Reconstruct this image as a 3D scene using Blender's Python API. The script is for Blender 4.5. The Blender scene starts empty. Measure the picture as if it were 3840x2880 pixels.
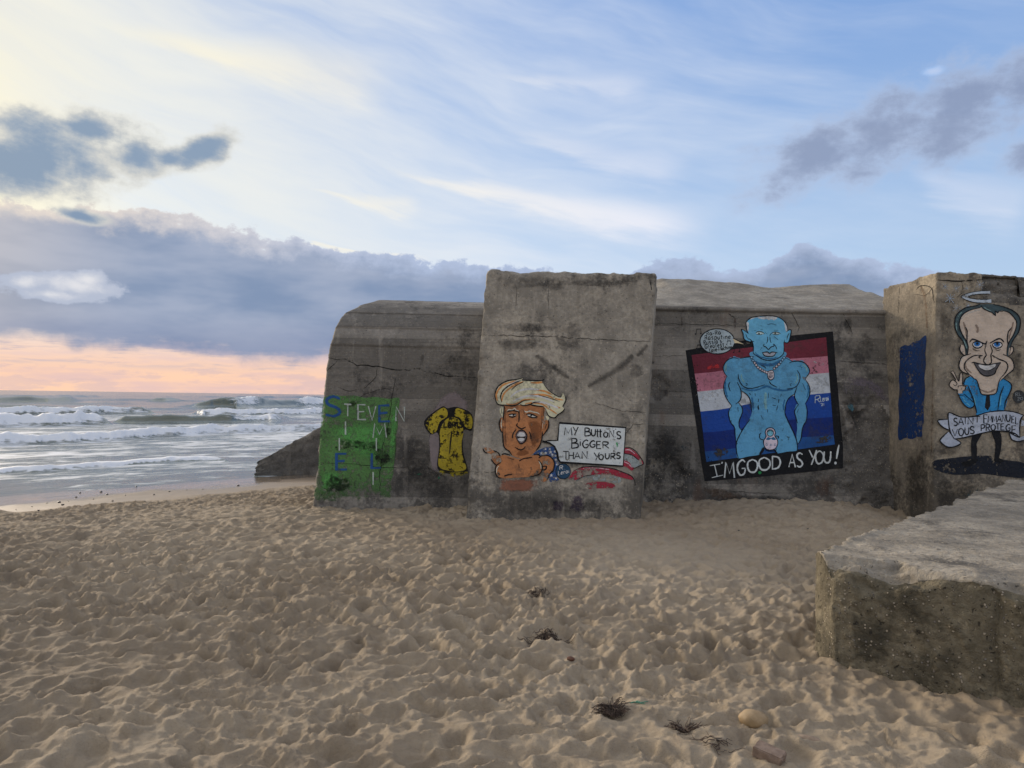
import bpy, bmesh, math, random
import numpy as np
from mathutils import Vector, Matrix
random.seed(7)
R = math.radians
scene = bpy.context.scene
col = scene.collection

# ------------------------------------------------------------------ camera
CAM_Z = 1.6
PITCH, ROLL = R(1.01), R(0.80)
FPX = 26.0 / 36.0 * 3840.0
f0 = Vector((0, math.cos(PITCH), math.sin(PITCH)))
r0 = Vector((1, 0, 0)); u0 = r0.cross(f0)
r1 = r0 * math.cos(ROLL) + u0 * math.sin(ROLL)
u1 = r1.cross(f0)
CAM = Vector((0, 0, CAM_Z))
cd = bpy.data.cameras.new('camera'); cam = bpy.data.objects.new('camera', cd); col.objects.link(cam)
cd.lens = 26; cd.sensor_width = 36; cd.clip_end = 20000; cd.clip_start = 0.05
mw = Matrix.Identity(4)
for i in range(3):
    mw[i][0] = r1[i]; mw[i][1] = u1[i]; mw[i][2] = -f0[i]; mw[i][3] = CAM[i]
cam.matrix_world = mw
scene.camera = cam

def ray(px, py):
    d = f0 + r1 * ((px - 1920) / FPX) + u1 * ((1440 - py) / FPX)
    return d
def at_z(px, py, z):
    d = ray(px, py); return CAM + d * ((z - CAM_Z) / d.z)
def at_y(px, py, y):
    d = ray(px, py); return CAM + d * (y / d.y)
def on_plane(px, py, p0, n):
    d = ray(px, py); return CAM + d * ((p0 - CAM).dot(n) / d.dot(n))
def sky_ae(px, py):
    d = ray(px, py).normalized()
    return math.degrees(math.atan2(d.x, d.y)), math.degrees(math.asin(d.z))

# ------------------------------------------------------------------ render look
vs = scene.view_settings
scene.display_settings.display_device = 'sRGB'
vs.view_transform = 'Standard'; vs.look = 'None'; vs.exposure = 0.75; vs.gamma = 1.0; vs.use_curve_mapping = False
scene.cycles.transparent_max_bounces = 32
scene.cycles.max_bounces = 5; scene.cycles.diffuse_bounces = 2; scene.cycles.glossy_bounces = 2

# ------------------------------------------------------------------ node expression helper
class S:
    nt = None
    def __init__(s, sock): s.s = sock
    def __add__(a, b): return mth('ADD', a, b)
    __radd__ = __add__
    def __sub__(a, b): return mth('SUBTRACT', a, b)
    def __rsub__(a, b): return mth('SUBTRACT', b, a)
    def __mul__(a, b): return mth('MULTIPLY', a, b)
    __rmul__ = __mul__
    def __truediv__(a, b): return mth('DIVIDE', a, b)
def put(node, idx, v):
    if isinstance(v, S): S.nt.links.new(v.s, node.inputs[idx])
    elif v is not None:
        node.inputs[idx].default_value = v
def mth(op, a, b=None, c=None, clamp=False):
    n = S.nt.nodes.new('ShaderNodeMath'); n.operation = op; n.use_clamp = clamp
    put(n, 0, a); put(n, 1, b); put(n, 2, c)
    return S(n.outputs[0])
def mx(a, b): return mth('MAXIMUM', a, b)
def mn(a, b): return mth('MINIMUM', a, b)
def sstep(x, a, b, lo=0.0, hi=1.0, smooth=True):
    n = S.nt.nodes.new('ShaderNodeMapRange'); n.interpolation_type = 'SMOOTHSTEP' if smooth else 'LINEAR'
    n.clamp = True
    put(n, 0, x); put(n, 1, a); put(n, 2, b); put(n, 3, lo); put(n, 4, hi)
    return S(n.outputs[0])
def xyz(x, y, z):
    n = S.nt.nodes.new('ShaderNodeCombineXYZ'); put(n, 0, x); put(n, 1, y); put(n, 2, z); return S(n.outputs[0])
def sep(v):
    n = S.nt.nodes.new('ShaderNodeSeparateXYZ'); put(n, 0, v); return [S(o) for o in n.outputs]
def vmul(v, t):
    n = S.nt.nodes.new('ShaderNodeVectorMath'); n.operation = 'MULTIPLY'; put(n, 0, v); n.inputs[1].default_value = t; return S(n.outputs[0])
def vadd(v, t):
    n = S.nt.nodes.new('ShaderNodeVectorMath'); n.operation = 'ADD'; put(n, 0, v)
    put(n, 1, t); return S(n.outputs[0])
def noise(v, scale=1.0, detail=4.0, rough=0.5, dist=0.0, color=False):
    n = S.nt.nodes.new('ShaderNodeTexNoise'); put(n, 'Vector', v)
    n.inputs['Scale'].default_value = scale; n.inputs['Detail'].default_value = detail
    n.inputs['Roughness'].default_value = rough; n.inputs['Distortion'].default_value = dist
    return S(n.outputs[1 if color else 0])
def voro(v, scale=1.0, feature='F1', out=0, rnd=1.0):
    n = S.nt.nodes.new('ShaderNodeTexVoronoi'); n.feature = feature; put(n, 'Vector', v)
    n.inputs['Scale'].default_value = scale; n.inputs['Randomness'].default_value = rnd
    return S(n.outputs[out])
def rgb(c):
    n = S.nt.nodes.new('ShaderNodeRGB'); n.outputs[0].default_value = (*c, 1); return S(n.outputs[0])
def mixc(f, a, b, mode='MIX'):
    n = S.nt.nodes.new('ShaderNodeMix'); n.data_type = 'RGBA'; n.blend_type = mode; n.clamp_factor = True
    for sock in n.inputs:
        pass
    fi = [s for s in n.inputs if s.identifier == 'Factor_Float'][0]
    ai = [s for s in n.inputs if s.identifier == 'A_Color'][0]
    bi = [s for s in n.inputs if s.identifier == 'B_Color'][0]
    for sock, v in ((fi, f), (ai, a), (bi, b)):
        if isinstance(v, S): S.nt.links.new(v.s, sock)
        else: sock.default_value = v if not isinstance(v, tuple) else (*v, 1)
    return S([o for o in n.outputs if o.identifier == 'Result_Color'][0])
def srgb(r, g, b):
    f = lambda c: (c / 255 / 12.92) if c / 255 <= 0.04045 else ((c / 255 + 0.055) / 1.055) ** 2.4
    return (f(r), f(g), f(b))

# ------------------------------------------------------------------ world: sky with clouds
SUN_AZ, SUN_EL = -47.0, 12.0
world = bpy.data.worlds.new('World'); scene.world = world; world.use_nodes = True
world.cycles.sampling_method = 'MANUAL'; world.cycles.sample_map_resolution = 256
nt = world.node_tree; S.nt = nt
bg = nt.nodes['Background']; bg.inputs[1].default_value = 0.1
K = 10.0
def sk(r, g, b, k=0.64): return tuple(c * K * k for c in srgb(r, g, b))
tc = nt.nodes.new('ShaderNodeTexCoord'); D = S(tc.outputs['Generated'])
dx, dy, dz = sep(D)
AZ = mth('ARCTAN2', dx, dy) * (180 / math.pi)
EL = mth('ARCSINE', mx(mn(dz, 1.0), -1.0)) * (180 / math.pi)
sky = nt.nodes.new('ShaderNodeTexSky'); sky.sky_type = 'NISHITA'; sky.sun_disc = False
sky.sun_elevation = R(SUN_EL); sky.sun_rotation = R(SUN_AZ)
sky.altitude = 0; sky.air_density = 1.0; sky.dust_density = 1.2; sky.ozone_density = 2.0
base = S(sky.outputs[0])
# angular distance to the hidden sun
sd = (math.sin(R(SUN_AZ)) * math.cos(R(SUN_EL)), math.cos(R(SUN_AZ)) * math.cos(R(SUN_EL)), math.sin(R(SUN_EL)))
cosS = dx * sd[0] + dy * sd[1] + dz * sd[2]
ang = mth('ARCCOSINE', mx(mn(cosS, 1.0), -1.0)) * (180 / math.pi)
# thin air colour: deep blue away from the sun, paler toward the horizon
blue = mixc(sstep(EL, 4.0, 34.0), sk(182, 206, 236), sk(116, 158, 220))
col_sky = mixc(0.80, base, blue)
# cirrus veil, long streaks falling to the right
ca, sa = math.cos(R(12)), math.sin(R(12))
along = AZ * ca - EL * sa
across = AZ * sa + EL * ca
warp = noise(xyz(along * 0.05, across * 0.08, 3.1), 1.0, 2.0, 0.5)
n1 = noise(xyz(along * 0.030, across * 0.16 + warp * 1.6, 1.7), 1.0, 5.0, 0.58)
n2 = noise(xyz(along * 0.11, across * 0.62 + warp * 2.5, 7.7), 1.0, 4.0, 0.6)
NC = noise(xyz(AZ * 0.34, EL * 0.46, 21.0), 1.0, 7.0, 0.61)
ND = noise(xyz(AZ * 0.085, EL * 0.26, 6.0), 1.0, 4.0, 0.55)
NE = noise(xyz(AZ * 0.11, EL * 0.9, 15.0), 1.0, 5.0, 0.6)
veil_amt = sstep(ang, 12.0, 92.0, 0.86, 0.0)
ci = sstep(n1 * 0.66 + n2 * 0.20 + veil_amt * 0.46, 0.40, 0.96)
veil_col = mixc(sstep(ang, 8.0, 55.0), sk(244, 240, 222), sk(222, 228, 238))
col_sky = mixc(ci * 0.86, col_sky, veil_col)
# explicit bright streaks of cirrus
def streak(x0, y0, x1, y1, w, amt, seed):
    a0, e0 = sky_ae(x0, y0); a1, e1 = sky_ae(x1, y1)
    L = math.hypot(a1 - a0, e1 - e0); tx, ty = (a1 - a0) / L, (e1 - e0) / L
    s = (AZ - a0) * tx + (EL - e0) * ty
    q = (EL - e0) * tx - (AZ - a0) * ty
    nn = n2
    q = q + (nn - 0.5) * 2.6
    taper = sstep(s, 0.0, L * 0.35) * sstep(s, L, L * 0.8)
    wid = sstep(s, 0.0, L, w * 0.35, w * 1.4)
    m = sstep(mth('ABSOLUTE', q) / wid, 1.0, 0.0)
    return m * taper * (0.35 + nn * 1.1) * amt
stk = streak(1360, 610, 2700, 880, 1.5, 0.85, 1.0)
stk = mx(stk, streak(560, 860, 1650, 975, 0.32, 0.75, 2.0))
stk = mx(stk, streak(1120, 700, 1600, 790, 0.6, 0.5, 3.0))
stk = mx(stk, streak(300, 60, 1500, 330, 2.2, 0.5, 4.0))
stk = mx(stk, streak(1850, 480, 2600, 660, 1.6, 0.35, 5.0))
stk = mx(stk, streak(1800, 270, 2450, 330, 1.0, 0.30, 6.0))
stk = mx(stk, streak(3350, 640, 3900, 800, 2.0, 0.35, 7.0))
col_sky = mixc(stk, col_sky, mixc(sstep(ang, 15.0, 60.0), sk(255, 243, 206), sk(232, 233, 242)))
# glow round the sun behind the bank
glow = sstep(ang, 22.0, 2.0)
col_sky = mixc(glow * 0.75, col_sky, sk(255, 240, 190))
# low warm horizon belt
belt = sstep(EL, 7.5, 1.0) * sstep(ang, 120.0, 30.0, 0.25, 1.0)
belt_n = NE
col_sky = mixc(belt * 0.95, col_sky, mixc(sstep(belt_n, 0.36, 0.62), sk(226, 190, 182), sk(250, 204, 172)))
# little low cumulus inside the belt
lowc = noise(xyz(AZ * 0.30, EL * 1.1, 9.0), 1.0, 6.0, 0.62)
lowm = sstep(lowc + sstep(EL, 0.0, 3.2, 0.04, -0.10), 0.50, 0.60) * sstep(EL, 4.2, 2.0)
col_sky = mixc(lowm * 0.55, col_sky, sk(214, 186, 184))
# the long cloud bank above the sea
def curve(x, pts):
    n = nt.nodes.new('ShaderNodeFloatCurve'); c = n.mapping.curves[0]
    while len(c.points) < len(pts): c.points.new(0.5, 0.5)
    for p, (a, b) in zip(c.points, sorted(pts)): p.location = (a, b); p.handle_type = 'AUTO_CLAMPED'
    n.mapping.update()
    put(n, 1, x); n.inputs[0].default_value = 1.0
    return S(n.outputs[0])
az01 = (AZ + 180.0) / 360.0
tops = [(-180, 8), (-140, 9.5), (-100, 8), (-70, 11), (-50, 12), (-36, 12.3), (-27, 12.4), (-20, 11.7), (-13, 11.0), (-6, 10.5), (0, 9.8), (4, 9.4), (7, 9.0), (10, 10.6), (14, 10.6), (18, 9.9), (21, 11.2), (24, 10.1), (29, 9.2), (36, 8.0), (60, 8), (100, 7), (140, 8), (180, 8)]
top = curve(az01, [((a + 180) / 360, e / 20) for a, e in tops]) * 20.0
edge = top - EL + (NC - 0.5) * 4.2
bot_n = ND * 0.7 + NE * 0.3
bot = EL - 2.9 + (bot_n - 0.5) * 4.0 + (NC - 0.5) * 2.6 + (AZ + 30.0) * 0.035
bank = sstep(edge, 0.0, 0.34) * sstep(bot, -0.5, 1.1)
rim = sstep(edge, 0.0, 1.8)
shade = ND
bcol = mixc(sstep(shade, 0.36, 0.66), sk(120, 140, 172), sk(156, 167, 190))
bcol = mixc(sstep(EL, 6.0, 2.6) * 0.6, bcol, sk(128, 140, 170))
bcol = mixc(rim, mixc(sstep(ang, 14.0, 40.0), sk(222, 212, 204), sk(172, 186, 214)), bcol)
bcol = mixc(sstep(ang, 22.0, 4.0) * 0.5, bcol, sk(232, 216, 200))
# warm torn holes low in the bank
hole = sstep(NC, 0.68, 0.80) * sstep(EL, 10.0, 5.0)
bcol = mixc(hole * 0.6, bcol, sk(232, 196, 190))
# lower skirt, lavender and peach shreds
skirt = sstep(NE + sstep(EL, 2.0, 4.0, -0.06, 0.06), 0.45, 0.58) * sstep(EL, 5.5, 3.8) * sstep(EL, 1.2, 2.4)
col_sky = mixc(skirt * 0.9, col_sky, sk(190, 178, 190))
col_sky = mixc(bank * 0.96, col_sky, bcol)
# separate puffs
def puffs(items, seed, fine, c_in, c_out, amt, bias=0.06, soft=0.62):
    global col_sky
    nn = NC; big = ND
    best = None
    for (px, py, rx, ry, rot) in items:
        a, e = sky_ae(px, py); k = 180 / math.pi / FPX
        ra, re = rx * k, ry * k
        cr, sr = math.cos(R(rot)), math.sin(R(rot))
        p = ((AZ - a) * cr + (EL - e) * sr) / ra
        q = ((EL - e) * cr - (AZ - a) * sr) / re
        v = 1.0 - mth('SQRT', p * p + q * q)
        best = v if best is None else mth('SMOOTH_MAX', best, v, 0.25)
    v = best * 1.1 + bias + (nn - 0.5) * 2.1 + (big - 0.5) * 0.6
    m = sstep(v, -0.05, soft)
    core = sstep(v + (n2 - 0.5) * 0.9, 0.15, 1.15)
    col_sky = mixc(m * amt, col_sky, mixc(core, c_out, c_in))
puffs([(170, 580, 300, 160, 10), (60, 640, 220, 110, 0), (330, 490, 130, 70, 0), (520, 600, 150, 80, 0), (640, 600, 110, 50, 10), (760, 560, 120, 55, 28), (290, 805, 100, 26, -8)],
      21.0, 0.34, sk(126, 148, 174), sk(212, 210, 202), 0.93, 0.16)
puffs([(3050, 590, 320, 120, 19), (3320, 500, 320, 150, 19), (3620, 420, 320, 150, 18), (3840, 330, 200, 130, 15), (3860, 580, 90, 60, 0)],
      31.0, 0.27, sk(136, 148, 176), sk(176, 190, 216), 0.84, 0.14, 0.85)
puffs([(290, 1075, 130, 45, 0), (330, 1050, 70, 40, 0), (90, 1060, 90, 34, 8), (190, 1105, 150, 26, 0)], 41.0, 0.6, sk(222, 222, 226), sk(178, 186, 204), 0.95, 0.06, 0.25)
puffs([(3495, 268, 40, 16, 0)], 45.0, 0.8, sk(190, 206, 236), sk(160, 190, 232), 0.7)
# bright warm clouds outside the view, added to lift light on ground and walls
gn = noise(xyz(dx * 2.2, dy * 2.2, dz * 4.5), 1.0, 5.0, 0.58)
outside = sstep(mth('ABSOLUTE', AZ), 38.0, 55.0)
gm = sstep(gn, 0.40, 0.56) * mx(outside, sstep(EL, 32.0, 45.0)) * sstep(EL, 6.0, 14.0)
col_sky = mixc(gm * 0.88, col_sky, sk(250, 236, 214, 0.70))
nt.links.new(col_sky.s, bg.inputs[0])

# ------------------------------------------------------------------ sun (veiled by the bank)
sl = bpy.data.lights.new('sun', 'SUN'); sl.energy = 2.2; sl.angle = R(15); sl.color = (1.0, 0.84, 0.66)
so = bpy.data.objects.new('sun', sl); col.objects.link(so)
so.rotation_euler = Vector((-sd[0], -sd[1], -sd[2])).to_track_quat('-Z', 'Y').to_euler()
so.location = (-20, 20, 10)

# ------------------------------------------------------------------ numpy noise
def _hash(ix, iy, iz, seed):
    h = (ix.astype(np.int64) * 374761393 + iy.astype(np.int64) * 668265263 + iz.astype(np.int64) * 2147483647 + seed * 974711) & 0xFFFFFFFF
    h = ((h ^ (h >> 13)) * 1274126177) & 0xFFFFFFFF
    h = ((h ^ (h >> 16)) * 2246822519) & 0xFFFFFFFF
    return ((h ^ (h >> 15)) & 0xFFFFFF) / float(0xFFFFFF)
def vnoise(x, y, z=None, seed=0):
    x = np.asarray(x, float); y = np.asarray(y, float)
    z = np.zeros_like(x) if z is None else np.asarray(z, float)
    ix, iy, iz = np.floor(x), np.floor(y), np.floor(z)
    fx, fy, fz = x - ix, y - iy, z - iz
    sx, sy, sz = [t * t * t * (t * (t * 6 - 15) + 10) for t in (fx, fy, fz)]
    flat = not np.any(fz)
    def lay(k):
        a = _hash(ix, iy, iz + k, seed); b = _hash(ix + 1, iy, iz + k, seed)
        c = _hash(ix, iy + 1, iz + k, seed); d = _hash(ix + 1, iy + 1, iz + k, seed)
        return (a * (1 - sx) + b * sx) * (1 - sy) + (c * (1 - sx) + d * sx) * sy
    l0 = lay(0)
    if flat: return l0
    return l0 * (1 - sz) + lay(1) * sz
def fbm(x, y, z=None, octs=4, rough=0.5, seed=0):
    t = 0; a = 1; s = 0
    for i in range(octs):
        k = 2.0 ** i
        t = t + a * vnoise(x * k + 13.7 * i, y * k - 7.1 * i, None if z is None else z * k, seed + i); s += a; a *= rough
    return t / s
def worley(x, y, seed=0):
    ix, iy = np.floor(x), np.floor(y); best = np.full(x.shape, 9.0); sec = np.full(x.shape, 9.0)
    cid = np.zeros(x.shape); zz = np.zeros_like(x)
    for ox in (-1, 0, 1):
        for oy in (-1, 0, 1):
            cx, cy = ix + ox, iy + oy
            h = _hash(cx, cy, zz, seed)
            d = np.hypot(cx + h - x, cy + _hash(cx, cy, zz, seed + 77) - y)
            m = d < best
            sec = np.where(m, best, np.minimum(sec, d)); best = np.where(m, d, best); cid = np.where(m, _hash(cx, cy, zz, seed + 5), cid)
    return best, sec, cid
def sm(x, a, b):
    t = np.clip((x - a) / (b - a), 0, 1); return t * t * (3 - 2 * t)

# ------------------------------------------------------------------ object helpers
def mesh_obj(name, verts, faces, mat, parent=None, smooth=True):
    me = bpy.data.meshes.new(name)
    if isinstance(faces, np.ndarray):
        v = np.asarray(verts, np.float32); f = faces.astype(np.int32)
        me.vertices.add(len(v)); me.vertices.foreach_set('co', v.ravel())
        k = f.shape[1]
        me.loops.add(f.size); me.loops.foreach_set('vertex_index', f.ravel())
        me.polygons.add(len(f)); me.polygons.foreach_set('loop_start', np.arange(0, f.size, k, dtype=np.int32))
        me.update(calc_edges=True); me.validate()
    else:
        me.from_pydata([tuple(v) for v in verts], [], faces); me.update()
    if smooth: me.polygons.foreach_set('use_smooth', [True] * len(me.polygons))
    if mat is not None: me.materials.append(mat)
    o = bpy.data.objects.new(name, me); col.objects.link(o)
    if parent is not None:
        o.parent = parent; o.matrix_parent_inverse = Matrix.Translation(parent.location).inverted()
    return o
def tag(o, label=None, cat=None, group=None, kind=None):
    for k, v in (('label', label), ('category', cat), ('group', group), ('kind', kind)):
        if v: o[k] = v
    return o
def thing(name, loc, label, cat, group=None):
    e = bpy.data.objects.new(name, None); col.objects.link(e); e.location = loc
    e.empty_display_size = 0.2
    return tag(e, label, cat, group)
def grid_faces(nr, nc):
    i = np.arange((nr - 1) * (nc - 1)); r = i // (nc - 1); c = i % (nc - 1); a = r * nc + c
    return np.stack([a, a + 1, a + nc + 1, a + nc], 1)
def attr(o, name, vals):
    a = o.data.attributes.new(name, 'FLOAT', 'POINT'); a.data.foreach_set('value', np.asarray(vals, np.float32))
def new_mat(name):
    m = bpy.data.materials.new(name); m.use_nodes = True; S.nt = m.node_tree
    b = m.node_tree.nodes['Principled BSDF']; return m, b
def P_(): 
    g = S.nt.nodes.new('ShaderNodeNewGeometry'); return S(g.outputs['Position'])
def A_(name):
    a = S.nt.nodes.new('ShaderNodeAttribute'); a.attribute_name = name; return S(a.outputs['Fac'])
def setp(b, **kw):
    for k, v in kw.items():
        k = k.replace('_', ' ')
        if isinstance(v, S): S.nt.links.new(v.s, b.inputs[k])
        else: b.inputs[k].default_value = v if not (isinstance(v, tuple) and len(v) == 3) else (*v, 1)
def bump(b, h, strength=0.5, dist=0.02):
    n = S.nt.nodes.new('ShaderNodeBump'); n.inputs['Strength'].default_value = strength; n.inputs['Distance'].default_value = dist
    S.nt.links.new(h.s, n.inputs['Height']); S.nt.links.new(n.outputs[0], b.inputs['Normal']); return n

# ------------------------------------------------------------------ beach frame: v grows seaward, u runs along the water's edge
SEA = -0.80
P0 = np.array([-11.3, 16.3]); TV = np.array([0.70, 0.714]); NV = np.array([-0.714, 0.70])
def sea_v(x, y): return (x - P0[0]) * NV[0] + (y - P0[1]) * NV[1]
def sea_u(x, y): return (x - P0[0]) * TV[0] + (y - P0[1]) * TV[1]

def sand_height(x, y, fine=True):
    v = sea_v(x, y); u = sea_u(x, y)
    vw = v + (fbm(u * 0.16, v * 0.1, octs=3, seed=3) - 0.5) * 1.6
    z = np.interp(vw, [-60, -14, -9.5, -6, -3.4, -1.6, 0.0, 7, 30, 200, 5000], [0.04, 0.02, -0.02, -0.30, -0.60, -0.735, -0.795, -0.86, -1.6, -6, -40])
    rough = 1.0 - sm(vw + (fbm(x * 0.9, y * 0.9, octs=3, seed=9) - 0.5) * 1.2, -4.3, -3.1)
    z = z + (fbm(x * 0.35, y * 0.35, octs=3, seed=5) - 0.5) * 0.10 * rough
    # scoured hollow beside the pier, drift against the wall
    z = z - 0.22 * np.exp(-(((x - 6.0) / 0.75) ** 2 + ((y - 10.7) / 0.9) ** 2))
    z = z + 0.07 * np.exp(-(((x - 4.0) / 1.6) ** 2 + ((y - 11.2) / 0.7) ** 2))
    z = z + 0.05 * np.exp(-(((x - 2.1) / 0.6) ** 2 + ((y - 10.6) / 0.6) ** 2))
    z = z + 0.10 * np.exp(-(((x + 9.0) / 0.25) ** 2 + ((y - 12.9) / 0.2) ** 2))
    if fine:
        wx = (fbm(x * 2.6, y * 2.6, octs=3, seed=21) - 0.5) * 0.42; wy = (fbm(x * 2.6, y * 2.6, octs=3, seed=31) - 0.5) * 0.42
        dim = 0.0
        for k_, (th, lx, ly, dep) in enumerate(((0.5, 0.33, 0.17, 0.038), (1.35, 0.30, 0.16, 0.036), (2.2, 0.37, 0.19, 0.042), (2.9, 0.24, 0.14, 0.030), (0.95, 0.17, 0.11, 0.020))):
            c_, s_ = math.cos(th), math.sin(th)
            f1, f2, c1 = worley(((x + wx * .5) * c_ + (y + wy * .5) * s_) / lx + 3.3 * k_, ((y + wy * .5) * c_ - (x + wx * .5) * s_) / ly, 41 + k_ * 7)
            on = sm(c1, 0.40, 0.62)
            dim = dim - on * dep * (1 - sm(f1, 0.14, 0.46)) + on * dep * 0.42 * np.exp(-((f1 - 0.52) / 0.13) ** 2)
        lump = (fbm((x + wx) * 3.8, (y + wy) * 4.6, octs=5, rough=0.52, seed=61) - 0.5) * 0.075 - np.abs(fbm((x + wy) * 4.6, (y + wx) * 5.8, octs=4, rough=0.5, seed=64) - 0.5) * 0.085
        lump = lump + (fbm(x * 20, y * 22, octs=3, rough=0.6, seed=66) - 0.5) * 0.023
        clod = np.clip(fbm(x * 30, y * 30, octs=2, seed=81) - 0.50, 0, 1) * 0.07 * sm(fbm(x * 1.3, y * 1.3, octs=3, seed=91), 0.40, 0.60)
        calm = 0.55 + 0.45 * sm(fbm(x * 0.33 + 4, y * 0.33, octs=2, seed=15), 0.30, 0.60)
        # wind-smoothed sand close to concrete
        cal2 = 1 - 0.38 * np.exp(-(((x - 4.0) / 2.2) ** 2 + ((y - 10.9) / 0.8) ** 2)) - 0.42 * np.exp(-(((x - 1.5) / 1.2) ** 2 + ((y - 7.2) / 1.5) ** 2))
        z = z + rough * calm * cal2 * 1.0 * (dim + lump + clod)
        z = z + (1 - rough) * (fbm(x * 1.2, y * 1.2, octs=3, seed=99) - 0.5) * 0.03 * (v < -0.5)
    return z

def sand_z(x, y):
    return float(sand_height(np.array([x]), np.array([y]))[0])

# sand sheet: fine where it is close, coarse to the horizon
az_f = np.arange(-58, 50.01, 0.138)
az = np.concatenate([np.arange(-180, -58, 4.0), az_f, np.arange(52, 180.1, 4.0)])
rr = [0.05, 0.6, 1.2, 1.8]
r_ = 2.2
while r_ < 27: rr.append(r_); r_ *= 1.0033
while r_ < 4000: rr.append(r_); r_ *= 1.09
rr = np.array(rr)
RA, AA = np.meshgrid(rr, np.radians(az), indexing='ij')
X = RA * np.sin(AA); Y = RA * np.cos(AA)
Z = sand_height(X, Y)
m, b = new_mat('dry_and_wet_sand')
pos = P_(); px_, py_, pz_ = sep(pos)
nb = noise(pos, 0.35, 3.0, 0.55); ns = noise(pos, 6.0, 4.0, 0.6); ng = noise(pos, 240.0, 2.0, 0.6)
c = mixc(sstep(nb, 0.35, 0.65), (0.325, 0.262, 0.185), (0.435, 0.362, 0.265))
c = mixc(sstep(ns, 0.38, 0.7) * 0.45, c, (0.225, 0.176, 0.120))
c = mixc(sstep(ng, 0.30, 0.42, 0.45, 0.0), c, (0.14, 0.10, 0.07))
dryp = sstep(mth('SQRT', (px_ - 1.6) * (px_ - 1.6) * 0.5 + (py_ - 7.2) * (py_ - 7.2) * 0.25) + (nb - 0.5) * 1.4, 1.3, 0.3)
c = mixc(dryp * 0.55, c, (0.47, 0.40, 0.305))
c = mixc(sstep(px_ + (nb - 0.5) * 6.0, 0.0, -6.0) * 0.32, c, (0.20, 0.162, 0.115))
wl = pz_ + (noise(pos, 0.5, 3.0, 0.5) - 0.5) * 0.14
wet = sstep(wl, -0.52, -0.66)
soak = sstep(wl, -0.735, -0.785)
c = mixc(wet * 0.62, c, (0.150, 0.112, 0.082))
setp(b, Base_Color=c, Roughness=mx(0.95 - wet * 0.42 - soak * 0.47, 0.06))
b.inputs['Specular IOR Level'].default_value = 0.4
hgt = (noise(pos, 30.0, 5.0, 0.68) * 0.75 + ng * 0.25) * (1.0 - wet * 0.9)
bump(b, hgt, 0.9, 0.026)
sand = mesh_obj('sand', np.stack([X.ravel(), Y.ravel(), Z.ravel()], 1), grid_faces(len(rr), len(az)), m)
tag(sand, kind='structure')

# ------------------------------------------------------------------ sea
saz = np.concatenate([np.arange(-100, -42, 1.0), np.arange(-42, -4, 0.09), np.arange(-4, 60, 1.0)])
srr = []; r_ = 13.0
while r_ < 260: srr.append(r_); r_ *= 1.0058
while r_ < 9000: srr.append(r_); r_ *= 1.045
srr = np.array(srr)
RA, AA = np.meshgrid(srr, np.radians(saz), indexing='ij')
X = RA * np.sin(AA); Y = RA * np.cos(AA); ADEG = np.degrees(AA)
V = sea_v(X, Y); U = sea_u(X, Y)
fade = 1 - sm(RA, 60, 400)
Zs = SEA + (fbm(X * 0.5, Y * 0.5, octs=4, seed=110) - 0.5) * 0.10 * sm(V, 2, 12) * (0.3 + 0.7 * fade)
Zs += (fbm(U * 0.05, V * 0.16, octs=3, seed=120) - 0.5) * 0.7 * sm(V, 40, 120) * (1 - sm(RA, 900, 3000))
foam = np.interp(V, [-5, 1, 6, 20, 40, 70, 110, 200, 5000], [0.30, 0.38, 0.54, 0.58, 0.56, 0.44, 0.26, 0.10, 0.0])
foam += (fbm(U * 0.10, V * 0.25, octs=4, seed=130) - 0.5) * 0.5 * sm(V, 2, 10) * (1 - sm(V, 80, 160))
z6 = lambda s: [(float(a) * 0.58770, 1380 + float(b_) * 0.5877) for a, b_ in (t.split(',') for t in s.split())]
waves = [  # crest foot traced on the water, height, front width, back width, foam over the azimuth range
    ('-400,690 0,668 370,645 700,622 1000,600 1300,588 1480,590', 0.13, .22, 1.2, [(0, 1), (1, .9)]),
    ('-400,500 0,492 400,474 700,458 1000,436 1300,418 1950,400 2300,392', 0.42, .45, 2.2, [(0, 1), (.5, .95), (1, .8)]),
    ('-500,385 0,376 350,368 740,356', 0.78, .8, 3.0, [(0, 1), (1, 1)]),
    ('690,346 1100,346 1400,344 1720,338 1840,328', 0.55, .9, 3.0, [(0, .1), (.3, .15), (.6, .35), (.85, .9), (1, .7)]),
    ('-500,305 0,298 500,294 1010,288', 0.75, .9, 4.0, [(0, 1), (.6, .9), (1, .6)]),
    ('1210,284 1300,298 1500,300 1800,298 2200,292', 0.65, .9, 4.0, [(0, .8), (.2, 1), (1, .9)]),
    ('1060,246 1250,254 1500,254 1640,250 1900,244 2300,240', 1.55, 1.7, 7.0, [(0, .0), (.25, .1), (.33, .6), (.42, .9), (.5, .1), (.62, .1), (.7, .95), (1, .9)]),
    ('-300,220 0,218 300,217 560,212', 1.0, 2.2, 9.0, [(0, .0), (1, .05)]),
    ('900,212 1050,212 1200,210', 0.8, 2.0, 9.0, [(0, .0), (1, .1)]),
    ('-300,190 200,190 700,186', 0.9, 3.5, 14.0, [(0, .0), (1, .0)]),
    ('1000,184 1500,190 2300,194', 1.0, 3.5, 14.0, [(0, .0), (1, .0)]),
]
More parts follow.
